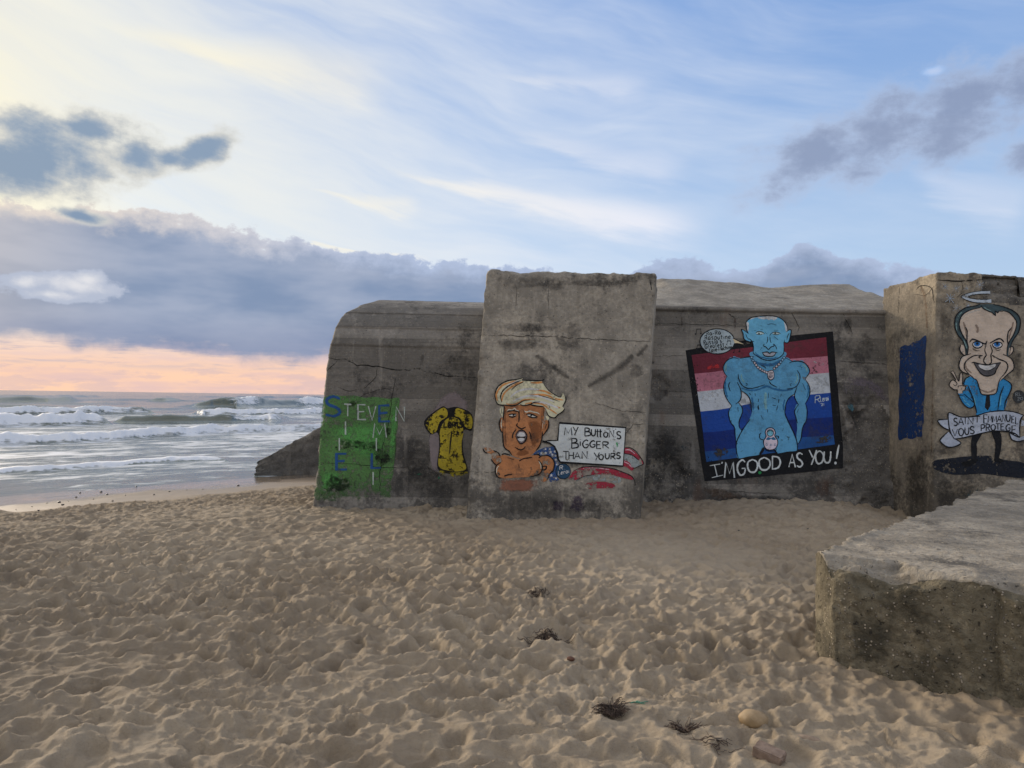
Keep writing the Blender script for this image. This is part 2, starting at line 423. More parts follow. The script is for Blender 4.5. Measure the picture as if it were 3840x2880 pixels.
for k, (pts, H, wf, wb, fo) in enumerate(waves):
    W = [at_z(px, py, SEA) for px, py in z6(pts)]
    wa = np.array([math.degrees(math.atan2(p.x, p.y)) for p in W]); wr = np.array([math.hypot(p.x, p.y) for p in W])
    rc = np.interp(ADEG, wa, wr)
    rc = rc + (fbm(ADEG * 0.5 + 50, ADEG * 0 + k, octs=4, seed=140 + k) - 0.5) * rc * 0.035
    slope = np.gradient(np.interp(saz, wa, wr), np.radians(saz)); cs = np.cos(np.arctan(slope / np.interp(saz, wa, wr)))[None, :]
    s = (RA - rc) * np.clip(cs, 0.25, 1)
    t = np.clip((ADEG - wa[0]) / (wa[-1] - wa[0]), 0, 1)
    endt = np.clip(sm(ADEG, wa[0], wa[0] + (4.0 if H > 1.2 else 1.2)) * (1 - sm(ADEG, wa[-1] - 1.2, wa[-1])), 0, 1)
    Hh = H * endt * (0.72 + 0.56 * fbm(ADEG * 0.9, ADEG * 0 + k * 3, octs=3, seed=160 + k))
    prof = np.where(s < 0, np.exp(-(s / wf) ** 2), np.exp(-(s / wb) ** 2))
    F = np.interp(t, [a for a, _ in fo], [b_ for _, b_ in fo]) * endt
    churn = (fbm(X * 1.4, Y * 1.4, RA * 0 + k, octs=5, rough=0.62, seed=180 + k) - 0.5)
    Zs = np.maximum(Zs, SEA + Hh * prof * (1 + 0.6 * churn * F)) if H < 0.3 else Zs + Hh * prof * (1 + 0.6 * churn * F)
    fm = F * np.clip(sm(prof, 0.10, 0.45), 0, 1) * np.where(s > 0, np.exp(-(s / (wb * 0.7)) ** 2), 1)
    foam = np.where((prof > 0.25) & (F < 0.3), foam * 0.25, foam)
    foam = np.maximum(foam, fm * 0.92)
    tr = F * np.exp(-((s + wf * 2.5) / (wf * 3)) ** 2) * 0.62
    foam = np.maximum(foam, tr)
m, b = new_mat('sea_water')
pos = P_(); px_, py_, pz_ = sep(pos)
uu = px_ * float(TV[0]) + py_ * float(TV[1]); vv = px_ * float(NV[0]) + py_ * float(NV[1])
sv = xyz(uu * 0.45, vv, pz_ * 2.0)
fa = A_('foam')
lace = noise(sv, 1.1, 6.0, 0.62, 0.6)
lace2 = noise(sv, 5.0, 4.0, 0.6, 0.4)
fmask = sstep(fa * 1.05 + (lace - 0.5) * 1.35 + (lace2 - 0.5) * 0.55, 0.42, 0.82)
deep = mixc(noise(sv, 0.05, 3.0, 0.5), (0.028, 0.052, 0.050), (0.055, 0.088, 0.082))
setp(b, Base_Color=mixc(fmask, deep, (0.70, 0.74, 0.79)), Roughness=0.14 + fmask * 0.6)
b.inputs['IOR'].default_value = 1.333
wv = xyz(uu * 0.35, vv, pz_)
hh = noise(wv, 0.55, 5.0, 0.62, 0.3) + noise(wv, 3.2, 4.0, 0.6) * 0.28 + fmask * 0.10
dist = mth('SQRT', px_ * px_ + py_ * py_)
bn_ = bump(b, hh, 0.5, 0.13)
sea = mesh_obj('sea', np.stack([X.ravel(), Y.ravel(), Zs.ravel()], 1), grid_faces(len(srr), len(saz)), m)
attr(sea, 'foam', np.clip(foam, 0, 1.1).ravel())
tag(sea, kind='structure')

# ------------------------------------------------------------------ concrete
def concrete(name, c1, c2, mould=0.5, mouldc=(0.035, 0.035, 0.036), rust=0.0, boards=0.0, agg=0.2, streak=0.4, seed=0.0, bstr=0.6, aggs=34.0, low=0.0, low_z=0.7, big=0.0, top_z=None):
    m, b = new_mat(name)
    pos = vadd(P_(), (seed, seed * 0.37, 0.0)); x, y, z = sep(pos)
    n_b = noise(pos, 0.9, 5.0, 0.6); n_m = noise(pos, 3.1, 6.0, 0.66); n_f = noise(pos, 22.0, 5.0, 0.65)
    vst = noise(xyz(x * 7.0, y * 7.0, z * 0.55), 1.0, 4.0, 0.6)
    c = mixc(sstep(n_b, 0.34, 0.66), c1, c2)
    c = mixc(sstep(n_m, 0.36, 0.64, 0.0, 0.75), c, tuple(k * 0.52 for k in c1))
    c = mixc(sstep(n_f, 0.42, 0.62, 0.0, 0.5), c, tuple(k * 0.60 for k in c1))
    c = mixc(sstep(n_f, 0.40, 0.28, 0.0, 0.5), c, tuple(min(1, k * 1.5) for k in c2))
    if boards:
        bid = mth('FLOOR', z * 5.6 + (noise(xyz(x * 0.3, y * 0.3, 0.0), 1.0, 1.0, 0.5)) * 0.6)
        bw = noise(xyz(x * 0.25, bid * 3.17, seed), 1.0, 2.0, 0.5)
        c = mixc(sstep(bw, 0.35, 0.65, 0.0, boards), c, tuple(k * 0.55 for k in c1))
    if boards:
        gr = noise(xyz(x * 1.3, y * 1.3, z * 34.0), 1.0, 3.0, 0.6)
        c = mixc(sstep(gr, 0.50, 0.66, 0.0, 0.45), c, tuple(k * 0.5 for k in c1))
        c = mixc(sstep(bw, 0.5, 0.28, 0.0, 0.5), c, tuple(min(1, k * 1.25) for k in c2))
    # dark lichen and soot, ragged patches
    mo = n_b * 0.45 + n_m * 0.40 + n_f * 0.15
    if low: mo = mo + sstep(z + (n_m - 0.5) * 0.8, low_z, 0.05) * low
    if top_z is not None: mo = mo + sstep(z + (n_m - 0.5) * 0.35, top_z - 0.30, top_z - 0.12) * 0.07
    mm = sstep(mo, 0.60 - mould * 0.16, 0.68 - mould * 0.13)
    c = mixc(mm * (0.45 + 0.4 * mould), c, mouldc)
    c = mixc(sstep(vst, 0.54, 0.74) * streak, c, tuple(k * 0.5 for k in c2))
    c = mixc(sstep(vst, 0.44, 0.26) * streak * 0.5, c, tuple(min(1, k * 1.35) for k in c2))
    if rust:
        rn = noise(xyz(x * 2.3, y * 2.3, z * 0.8), 1.0, 4.0, 0.6)
        c = mixc(sstep(rn, 0.60, 0.76) * rust, c, (0.16, 0.075, 0.04))
    # exposed pebbles
    vd = voro(pos, aggs); vc = voro(pos, aggs, out=1)
    pr, pg, pb = sep(vc)
    peb = sstep(vd, 0.34, 0.22) * sstep(pr, 0.62, 0.7)
    c = mixc(peb * agg, c, mixc(pg, (0.52, 0.45, 0.34), (0.22, 0.20, 0.18)))
    pit = sstep(noise(pos, 36.0, 2.0, 0.5), 0.33, 0.27)
    c = mixc(pit * 0.6, c, (0.03, 0.03, 0.03))
    setp(b, Base_Color=c, Roughness=0.93)
    b.inputs['Specular IOR Level'].default_value = 0.25
    h = n_f * 0.5 + n_m * 0.45 + peb * 0.25 * agg - pit * 0.3
    if boards: h = h + bw * 0.8 + gr * 0.2
    bump(b, h, bstr, 0.045)
    return m
M_A = concrete('dark_weathered_concrete', (0.235, 0.222, 0.20), (0.32, 0.298, 0.262), mould=0.55, boards=0.7, low=0.05, seed=1.3, agg=0.25, streak=0.65)
M_B = concrete('grey_weathered_concrete', (0.37, 0.342, 0.292), (0.46, 0.415, 0.34), mould=0.44, low=0.10, low_z=1.0, seed=4.1, agg=0.3, top_z=3.35, streak=0.6)
M_C = concrete('sooty_board_marked_concrete', (0.245, 0.23, 0.205), (0.335, 0.31, 0.27), mould=0.58, boards=0.85, low=0.07, low_z=1.7, rust=0.35, seed=7.7, agg=0.3)
M_R = concrete('pale_roof_concrete', (0.34, 0.315, 0.27), (0.42, 0.39, 0.33), mould=0.12, streak=0.1, seed=9.2, agg=0.2)  # roof courses, paler and cleaner than the wall below
M_D = concrete('brown_weathered_concrete', (0.29, 0.258, 0.21), (0.40, 0.342, 0.255), mould=0.5, low=0.10, low_z=1.0, rust=0.15, seed=11.5, agg=0.35)
M_S = concrete('pebbly_olive_concrete', (0.165, 0.145, 0.102), (0.27, 0.235, 0.165), mould=0.70, mouldc=(0.045, 0.042, 0.032), seed=15.9, agg=1.0, aggs=44.0, streak=0.7, bstr=1.2)
M_T = concrete('sandy_slab_top', (0.32, 0.29, 0.24), (0.40, 0.36, 0.295), mould=0.42, streak=0.0, seed=18.1, agg=0.6, bstr=1.0)
M_W = concrete('dark_wet_concrete', (0.15, 0.145, 0.135), (0.24, 0.225, 0.195), mould=0.5, seed=22.0, agg=0.3)
M_BR = concrete('broken_concrete', (0.17, 0.16, 0.145), (0.30, 0.275, 0.235), mould=0.5, seed=25.0, agg=0.9, bstr=1.0)

def block(name, c8, mat, parent, res=0.03, rmin=0.006, rmax=0.05, edge_amp=0.03, flat_amp=0.0015, seed=0, planes=(), extra=None, mats=None, warp=None):
    """c8[i][j][k] corners: i left/right, j front/back, k bottom/top; a worn box of dense quads"""
    C8 = np.array([[[list(c8[i][j][k]) for k in (0, 1)] for j in (0, 1)] for i in (0, 1)])
    L = np.array([np.linalg.norm(C8[1].mean((0, 1)) - C8[0].mean((0, 1))), np.linalg.norm(C8[:, 1].mean((0, 1)) - C8[:, 0].mean((0, 1))), np.linalg.norm(C8[:, :, 1].mean((0, 1)) - C8[:, :, 0].mean((0, 1)))])
    N = np.maximum((L / res).astype(int), 4)
    ids = {}; quads = []; pts = []
    base = (N[1] + 1) * (N[2] + 1)
    def pid(a, b_, c_): return (a * (N[1] + 1) + b_) * (N[2] + 1) + c_
    allq = []
    for ax in range(3):
        o1, o2 = [(1, 2), (2, 0), (0, 1)][ax]
        g1, g2 = np.meshgrid(np.arange(N[o1]), np.arange(N[o2]), indexing='ij'); g1 = g1.ravel(); g2 = g2.ravel()
        for side in (0, 1):
            q = []
            for d1, d2 in ((0, 0), (1, 0), (1, 1), (0, 1)):
                co = [None] * 3; co[ax] = np.full(g1.shape, N[ax] * side); co[o1] = g1 + d1; co[o2] = g2 + d2
                q.append(pid(*co))
            q = np.stack(q if side else q[::-1], 1); allq.append(q)
    Q = np.concatenate(allq); uq, inv = np.unique(Q, return_inverse=True); F = inv.reshape(Q.shape)
    k = uq % (N[2] + 1); j = (uq // (N[2] + 1)) % (N[1] + 1); i = uq // ((N[2] + 1) * (N[1] + 1))
    uvw = np.stack([i / N[0], j / N[1], k / N[2]], 1); p = uvw * L
    nz = fbm(p[:, 0] * 4 + seed, p[:, 1] * 4, p[:, 2] * 4, octs=4, rough=0.6, seed=200 + seed)
    r = rmin + (rmax - rmin) * np.clip((nz - 0.35) / 0.35, 0, 1) ** 1.5
    r = r[:, None]
    q = np.clip(p, r, L - r); dv = p - q; ln = np.linalg.norm(dv, axis=1, keepdims=True) + 1e-9
    nrm = dv / ln
    p2 = q + nrm * r
    ds = np.sort(np.minimum(p, L - p), axis=1)[:, 1]
    ew = np.exp(-ds / 0.07)
    n3 = fbm(p[:, 0] * 9, p[:, 1] * 9 + seed, p[:, 2] * 9, octs=4, rough=0.6, seed=300 + seed) - 0.5
    n4 = fbm(p[:, 0] * 3, p[:, 1] * 3 + seed, p[:, 2] * 3, octs=3, seed=320 + seed) - 0.5
    amt = ew * edge_amp * (n3 * 1.6 + np.minimum(n4, 0) * 1.8) + flat_amp * n3 * 2
    if extra is not None: amt = amt + extra(p, L, uvw, nrm)
    p2 = p2 + nrm * amt[:, None]
    if warp is not None: p2 = warp(p2, L)
    t = p2 / L
    w = np.zeros((len(t), 3))
    for a in (0, 1):
        for b_ in (0, 1):
            for c_ in (0, 1):
                wt = (t[:, 0] if a else 1 - t[:, 0]) * (t[:, 1] if b_ else 1 - t[:, 1]) * (t[:, 2] if c_ else 1 - t[:, 2])
                w += wt[:, None] * C8[a, b_, c_]
    for (pp, pn, jit) in planes:
        pn = np.array(pn) / np.linalg.norm(pn)
        d = (w - np.array(pp)) @ pn
        nj = fbm(w[:, 0] * 6, w[:, 1] * 6, w[:, 2] * 6, octs=4, rough=0.6, seed=350 + seed) - 0.5
        d = d + nj * jit
        w = w - np.where(d > 0, d, 0)[:, None] * pn
    o = mesh_obj(name, w, F, mat, parent)
    if mats:
        for mm in mats[0]: o.data.materials.append(mm)
        fc = p[F].mean(1) / L; fn = nrm[F].mean(1)
        o.data.polygons.foreach_set('material_index', mats[1](fc, fn).astype(np.int32))
    return o

# ---- B : the big upright block (front plane leans back a little)
pB = Vector((0.57, 9.86, 0.0)); nB = Vector((0.06, -1.0, 0.065)).normalized()
def qB(px, py): return on_plane(px, py, pB, nB)
tB = thing('concrete_block', (0.55, 10.3, 0.0), 'tall grey concrete block standing proud of the bunker, with a shouting blond cartoon man', 'concrete block')
fl_b, fr_b = qB(1742, 2010), qB(2396, 2012); fl_t, fr_t = qB(1826, 1010), qB(2462, 1027)
def back(p, dx, dy, dz=0.0): return p + Vector((dx, dy, dz))
def extraB(p, L, uvw, n):
    d = L[2] - p[:, 2]
    k = np.clip(1 - d / 0.34, 0, 1)
    nn = fbm(p[:, 0] * 14, p[:, 1] * 14, p[:, 2] * 14, octs=3, seed=401) - 0.5
    top = (np.abs(n[:, 2]) > 0.5) * (fbm(p[:, 0] * 2.2, p[:, 1] * 2, octs=4, rough=0.6, seed=405) - 0.5) * 0.07
    return k * nn * 0.025 + top
block('block_body', [[[fl_b, fl_t], [back(fl_b, -0.05, 1.7), back(fl_t, 0.0, 1.5)]], [[fr_b, fr_t], [back(fr_b, 0.34, 1.7), back(fr_t, 0.30, 1.5, -0.05)]]], M_B, tB, res=0.03, rmin=0.008, rmax=0.07, edge_amp=0.045, seed=1, extra=extraB)

# ---- extruded bunker sections
def extrude_section(name, prof, xl, xr, mat, parent, res=0.035, rag=0.02, seed=0, tilt=0.0, mats=None, x0=0.0, crest=None, dent=None):
    """prof [(y,z)], xl(y,z)/xr(y,z) give the end of each course; closed by end caps"""
    pr = []; seg = []
    for s_, ((y0, z0), (y1, z1)) in enumerate(zip(prof[:-1], prof[1:])):
        n = max(1, int(math.hypot(y1 - y0, z1 - z0) / res))
        for t in range(n): pr.append((y0 + (y1 - y0) * t / n, z0 + (z1 - z0) * t / n)); seg.append(s_)
    pr.append(prof[-1]); seg.append(len(prof) - 2)
    pr = np.array(pr); xa = np.array([xl(y, z) for y, z in pr]); xb = np.array([xr(y, z) for y, z in pr])
    nc = int((xb - xa).max() / res)
    t = np.linspace(0, 1, nc)[None, :]
    # ragged left end
    rg = (fbm(pr[:, 1] * 5, pr[:, 0] * 5, octs=4, rough=0.65, seed=500 + seed) - 0.5) * rag * 2
    Xg = (xa + rg)[:, None] * (1 - t) + xb[:, None] * t
    Yg = np.repeat(pr[:, :1], nc, 1); Zg = np.repeat(pr[:, 1:], nc, 1) - tilt * (Xg - x0)
    # round the left arris
    dl = Xg - (xa + rg)[:, None]; rd = np.clip(1 - dl / 0.05, 0, 1) ** 2 * 0.05
    tang = np.gradient(pr, axis=0); tang /= np.linalg.norm(tang, axis=1, keepdims=True) + 1e-9
    ny, nz = tang[:, 1], -tang[:, 0]          # points inward for a profile climbing at the front
    sgn = 1
    Yg = Yg + rd * ny[:, None] * sgn; Zg = Zg + rd * nz[:, None] * sgn
    jn = (fbm(Xg * 7, Zg * 7, Yg * 7, octs=4, rough=0.6, seed=520 + seed) - 0.5)
    amp = np.where(Zg > 2.45, 0.016, 0.003)
    Yg = Yg + jn * amp; Zg = Zg + jn * amp * (Zg > 2.45)
    if crest is not None: Zg = Zg + crest(Xg, Yg, Zg)
    if dent is not None: Yg = Yg + dent(Xg, Zg)[0]
    n_r = len(pr)
    V_ = np.stack([Xg.ravel(), Yg.ravel(), Zg.ravel()], 1)
    F_ = grid_faces(n_r, nc)
    o = mesh_obj(name, V_, F_, mat, parent)
    if mats:
        o.data.materials.append(mats[0]); sg = np.repeat(np.array(seg[:-1])[:, None], nc - 1, 1).ravel()
        o.data.polygons.foreach_set('material_index', np.isin(sg, mats[1]).astype(np.int32))
        if dent is not None:
            o.data.materials.append(M_BR); mi_ = np.isin(sg, mats[1]).astype(np.int32)
            fm_ = dent(Xg[:-1, :-1], Zg[:-1, :-1])[1].ravel() > 0.35; mi_[fm_] = 2
            o.data.polygons.foreach_set('material_index', mi_)
    bm = bmesh.new(); bm.from_mesh(o.data); bm.verts.ensure_lookup_table()
    for c_ in (0, nc - 1):
        loop = [bm.verts[r_ * nc + c_] for r_ in range(n_r)]
        try: bm.faces.new(loop if c_ == 0 else loop[::-1])
        except ValueError: pass
    bm.normal_update(); bm.to_mesh(o.data); bm.free()
    return o

# ---- A : rounded end section
pA = Vector((-2.0, 10.75, 0.0)); nA = Vector((0, -1.0, 0.085)).normalized()
def qA(px, py): return on_plane(px, py, pA, nA)
silA = sorted([(1897, 1172), (1759, 1188), (1610, 1201), (1478, 1213), (1345, 1225), (1292, 1233), (1239, 1250), (1202, 1265), (1175, 1283), (1160, 1309), (1147, 1338), (1135, 1370), (1125, 1408), (1120, 1446), (2100, 1150)])
def xlA(y, z):
    if y > 12.3: y2, z2 = 12.3, 3.19
    else: y2, z2 = y, z
    # pixel row of that height and distance, then the traced end of the wall on that row
    x = -2.6
    for _ in range(4):
        d = Vector((x, y2, z2)) - CAM
        fz = d.dot(f0); px = 1920 + FPX * d.dot(r1) / fz; py = 1440 - FPX * d.dot(u1) / fz
        ex = np.interp(py, [s_[0] for s_ in silA], [s_[1] for s_ in silA])
        x = x + (ex - px) / FPX * fz
    return x
tA = thing('rounded_bunker', (-1.5, 12.0, 0.0), 'dark rounded end of the concrete bunker with green paint and a yellow shirt', 'bunker')
profA = [(10.70, -0.6), (10.75, 0.0), (10.945, 2.33), (10.934, 2.34), (10.97, 2.48), (11.03, 2.61), (11.022, 2.62), (11.12, 2.74), (11.26, 2.85), (11.254, 2.86), (11.45, 2.965), (11.70, 3.06), (11.98, 3.13), (12.3, 3.19), (12.7, 3.235), (13.2, 3.26), (14.6, 3.2), (15.0, 2.9), (15.1, -0.6)]
extrude_section('bunker_body', profA, xlA, lambda y, z: 0.9 if z < 3.0 else 0.5, M_A, tA, rag=0.035, seed=1, tilt=0.010, x0=-2.6)

# ---- C : recessed wall with sloping roof
pC = Vector((4.0, 11.60, 0.0)); nC = Vector((0, -1.0, 0.125)).normalized()
def qC(px, py): return on_plane(px, py, pC, nC)
tC = thing('recessed_bunker', (4.0, 12.5, 0.0), 'recessed concrete bunker wall under a sloping roof, carrying the framed blue figure', 'bunker')
profC = [(11.525, -0.6), (11.60, 0.0), (11.979, 3.03), (11.944, 3.04), (11.954, 3.095), (12.05, 3.125), (14.5, 3.93), (15.7, 4.0), (16.4, 3.6), (16.5, -0.6)]
def crestC(x, y, z):
    k = sm(y, 12.2, 14.3) * (z > 2.9)
    c = np.interp(x, [1.5, 2.35, 2.9, 4.2, 5.2, 6.5], [-0.20, -0.12, 0.05, -0.02, -0.09, -0.02])
    return k * (c + (fbm(x * 2, y * 2, octs=4, seed=555) - 0.5) * 0.10)
def dentC(x, z):       # spalled hollow low on the right of the wall
    n = fbm(x * 5, z * 5, octs=5, rough=0.6, seed=561)
    m_ = np.zeros_like(x)
    for cx, cz, rx, rz in ((5.80, 1.05, 0.42, 0.62), (5.55, 0.45, 0.50, 0.32), (2.33, 1.85, 0.20, 0.20), (2.42, 0.35, 0.30, 0.35)):
        m_ = np.maximum(m_, sm(1.25 - np.sqrt(((x - cx) / rx) ** 2 + ((z - cz) / rz) ** 2) + (n - 0.5) * 2.2, 0.0, 0.5))
    m_ = m_ * (z < 2.6)
    return m_ * (0.012 + 0.07 * n), m_
extrude_section('wall_body', profC, lambda y, z: 1.0, lambda y, z: 6.6, M_C, tC, rag=0.0, seed=2, mats=(M_R, [5, 6]), crest=crestC, tilt=0.004, x0=4.0, dent=dentC)

# ---- D : pier on the right
tD = thing('concrete_pier', (7.2, 11.4, 0.0), 'tall concrete pier with a broken top and a cartoon man wearing a halo', 'concrete pier')
DY = 10.7
pD = Vector((6.2, DY, 0.0)); nD = Vector((0, -1.0, 0.01)).normalized()
def qD(px, py): return on_plane(px, py, pD, nD)
dft, dfb = qD(3514, 1021), qD(3495, 2050)
dbt = at_y(3310, 1081, 12.05); dbb = dfb + (dbt - dft); dbb.z = dfb.z
drt, drb = dft + Vector((2.5, 0, -0.02)), dfb + Vector((2.5, 0, 0))
def extraD(p, L, uvw, n):
    bx = np.clip((p[:, 0] - 0.67) / 0.06, 0, 1); bz = np.clip((p[:, 2] - (L[2] - 0.30 - 0.10 * (p[:, 0] - 0.67))) / 0.06, 0, 1)
    rough = fbm(p[:, 0] * 7, p[:, 2] * 16, p[:, 1] * 7, octs=4, rough=0.6, seed=601)
    lay = np.floor(p[:, 2] * 11 + rough * 2) % 2
    cut = bx * bz * (np.abs(n[:, 1]) > 0.5) * (-0.03 - 0.06 * rough - 0.03 * lay)
    topc = (n[:, 2] > 0.5) * (np.clip((p[:, 0] - 1.235) / 0.02, 0, 1) * -0.30 + np.clip((p[:, 0] - 0.67) / 0.4, 0, 1) * -0.02) + (n[:, 2] > 0.5) * (rough - 0.5) * 0.07
    return cut + topc
blk = block('pier_body', [[[dfb, dft], [dbb, dbt]], [[drb, drt], [drb + Vector((0, 1.5, 0)), drt + Vector((0, 1.5, 0))]]], M_D, tD, res=0.03, rmin=0.006, rmax=0.05, edge_amp=0.035, seed=3, extra=extraD,
      mats=((M_BR,), lambda fc, fn: (fc[:, 0] * 2.5 > 0.68) & (fc[:, 2] * 3.6 > 3.6 - 0.36 - 0.10 * (fc[:, 0] * 2.5 - 0.68))))
# left side plane of the pier
e1 = (dbt - dft); e2 = (dfb - dft); nDL = e1.cross(e2).normalized()
if nDL.x > 0: nDL = -nDL
def qDL(px, py): return on_plane(px, py, dft, nDL)

# ---- fallen slab in the foreground
LS = ('low pebbly concrete block half buried in the sand, its edge chipped', 'concrete block')
cornr = Vector((1.83, 4.60, 0)); d1 = Vector((0.757, -0.653, 0)).normalized(); d2 = Vector((0.69, 0.724, 0)).normalized()
ZT = 0.645
def slabp(s, t, z): return cornr + d1 * s + d2 * t + Vector((0, 0, z))
def extraS(p, L, uvw, n):
    x, y, z = p[:, 0], p[:, 1], p[:, 2]
    out = np.zeros(len(p)); front = np.abs(n[:, 1]) > 0.6
    f1, f2, cid = worley(x * 42, z * 42, 71)
    out += front * np.clip(0.5 - f1, 0, 1) * 0.014 * (cid > 0.35)
    f1, f2, cid = worley(x * 20 + 9, z * 20, 72)
    out += front * np.clip(0.45 - f1, 0, 1) * 0.045 * (cid > 0.66)
    out += front * (fbm(x * 5, z * 2, octs=4, rough=0.6, seed=705) - 0.5) * 0.035
    # formwork joints down the front
    for gx in (1.0, 1.62, 2.4): out += front * np.exp(-((x - gx + 0.01 * np.sin(z * 20)) / 0.016) ** 2) * -0.03
    top = n[:, 2] > 0.6
    f1, f2, cid = worley(x * 26, y * 26, 73)
    out += top * ((fbm(x * 2.5, y * 2.5, octs=5, rough=0.55, seed=707) - 0.5) * 0.05 + np.clip(0.45 - f1, 0, 1) * 0.012 * (cid > 0.6))
    return out
SL, ST = 3.6, 6.4
def warpS(p, L):        # chipped front arris: broken back to an uneven 45-degree face
    x, y, z = p[:, 0], p[:, 1], p[:, 2]
    nn = fbm(x * 9, z * 9, y * 9, octs=4, rough=0.62, seed=701)
    c = 0.030 + 0.11 * np.exp(-((x - 0.45) / 0.20) ** 2) + 0.05 * np.exp(-((x - 0.16) / 0.10) ** 2) + 0.035 * np.exp(-((x - 1.1) / 0.12) ** 2)
    c = c * (0.35 + 1.25 * nn)
    d = c - ((L[2] - z) + y) / 1.414
    d = np.where(d > 0, d, 0)
    p = p.copy(); p[:, 1] += d * 0.62; p[:, 2] -= d * 0.79
    return p
slabmats = ((M_T,), lambda fc, fn: (fn[:, 2] > 0.75))
oS = block('fallen_block', [[[slabp(0, 0, -0.35), slabp(0, 0, ZT)], [slabp(0, ST, -0.35), slabp(0, ST, ZT + 0.01)]], [[slabp(SL, 0, -0.35), slabp(SL, 0, ZT + .02)], [slabp(SL, ST, -0.35), slabp(SL, ST, ZT + 0.03)]]],
      M_S, None, res=0.016, rmin=0.01, rmax=0.045, edge_amp=0.05, seed=4, extra=extraS, mats=slabmats, warp=warpS,
      planes=[((1.95, 4.62, 0), (-1.0, -0.06, 0.0), 0.03)])
tag(oS, *LS)
def rebase(o, loc):
    o.data.transform(Matrix.Translation(-Vector(loc))); o.location = loc
rebase(oS, (4.4, 5.6, 0.0))

# ---- wedge of concrete in the wash
LW = ('dark wedge of fallen concrete lying in the wash behind the bunker', 'concrete wedge')
wl_b, wl_t = at_y(943, 1800, 21.6), at_y(958, 1735, 21.6)
wr_t = at_y(1204, 1600, 21.9) ; ext = (wr_t - wl_t) * 1.9
wr_t2 = wl_t + ext; wr_b = Vector((wr_t2.x, wr_t2.y + 0.2, -1.1))
oW = block('concrete_wedge', [[[wl_b + Vector((0.02, 0, -.15)), wl_t], [wl_b + Vector((0.4, 1.7, -.15)), wl_t + Vector((0.25, 1.8, 0.10))]], [[wr_b, wr_t2], [wr_b + Vector((0, 1.9, 0)), wr_t2 + Vector((0.0, 1.9, 0.28))]]],
      M_W, None, res=0.06, rmin=0.03, rmax=0.16, edge_amp=0.12, flat_amp=0.03, seed=5)
tag(oW, *LW); rebase(oW, (-5.6, 22.4, -0.8))

# ------------------------------------------------------------------ wall paint
_pm = {}
def paint(rgb8, wear=0.30, k=1.6, zf=None, grime=0.5, name='wall_paint', solid=1.0, edge=0.045):
    key = (rgb8, wear, k, zf, grime, solid, edge)
    if key in _pm: return _pm[key]
    m, b = new_mat(name)
    c0 = tuple(min(0.80, v * k * 0.95) for v in srgb(*rgb8))
    pos = P_(); x, y, z = sep(pos)
    nf = noise(pos, 17.0, 5.0, 0.68); nm = noise(pos, 2.6, 5.0, 0.62)
    w = wear + 0.045 + (1.0 - A_('fade')) * 0.62
    if zf: w = w + sstep(z + (nm - 0.5) * 0.7, zf[0], zf[1], 0.0, zf[2])
    v = nf * 0.55 + nm * 0.45
    al = sstep(v, w - edge, w + edge) * solid
    tint = noise(pos, 6.0, 4.0, 0.6) * 0.5 + noise(pos, 1.4, 3.0, 0.5) * 0.5
    c = mixc(sstep(tint, 0.38, 0.62) * 0.75, rgb(c0), tuple(v_ * 0.68 for v_ in c0))
    c = mixc(sstep(nm * 0.5 + nf * 0.5, 0.50, 0.64) * grime, c, (0.045, 0.043, 0.04))
    setp(b, Base_Color=c, Roughness=0.72)
    b.inputs['Specular IOR Level'].default_value = 0.3
    bump(b, noise(pos, 22.0, 5.0, 0.65) * 0.5 + noise(pos, 3.1, 4.0, 0.62) * 0.4 + al * 0.08, 0.8, 0.035)
    t = S.nt.nodes.new('ShaderNodeBsdfTransparent'); mi = S.nt.nodes.new('ShaderNodeMixShader')
    S.nt.links.new(al.s, mi.inputs[0]); S.nt.links.new(t.outputs[0], mi.inputs[1]); S.nt.links.new(b.outputs[0], mi.inputs[2])
    S.nt.links.new(mi.outputs[0], S.nt.nodes['Material Output'].inputs[0])
    _pm[key] = m; return m

def pts(s, tr=None):
    out = [tuple(float(v) for v in t.split(',')) for t in s.split()] if isinstance(s, str) else list(s)
    if tr: out = [(tr[0] + x * tr[2], tr[1] + y * tr[2]) for x, y in out]
    return out
def cr(p, closed=False, n=5):
    if len(p) < 3: return [tuple(map(float, q)) for q in p]
    out = []; N = len(p); rng = range(N) if closed else range(N - 1)
    for i in rng:
        a, b_, c_, d = (p[(i - 1) % N], p[i], p[(i + 1) % N], p[(i + 2) % N]) if closed else (p[max(i - 1, 0)], p[i], p[i + 1], p[min(i + 2, N - 1)])
        for t in range(n):
            t /= n
            out.append(tuple(0.5 * (2 * b_[j] + (c_[j] - a[j]) * t + (2 * a[j] - 5 * b_[j] + 4 * c_[j] - d[j]) * t * t + (3 * b_[j] - a[j] - 3 * c_[j] + d[j]) * t ** 3) for j in (0, 1)))
    if not closed: out.append(p[-1])
    return out
def circ(cx, cy, r, ry=None, n=20):
    return [(cx + r * math.cos(2 * math.pi * i / n), cy + (ry or r) * math.sin(2 * math.pi * i / n)) for i in range(n)]

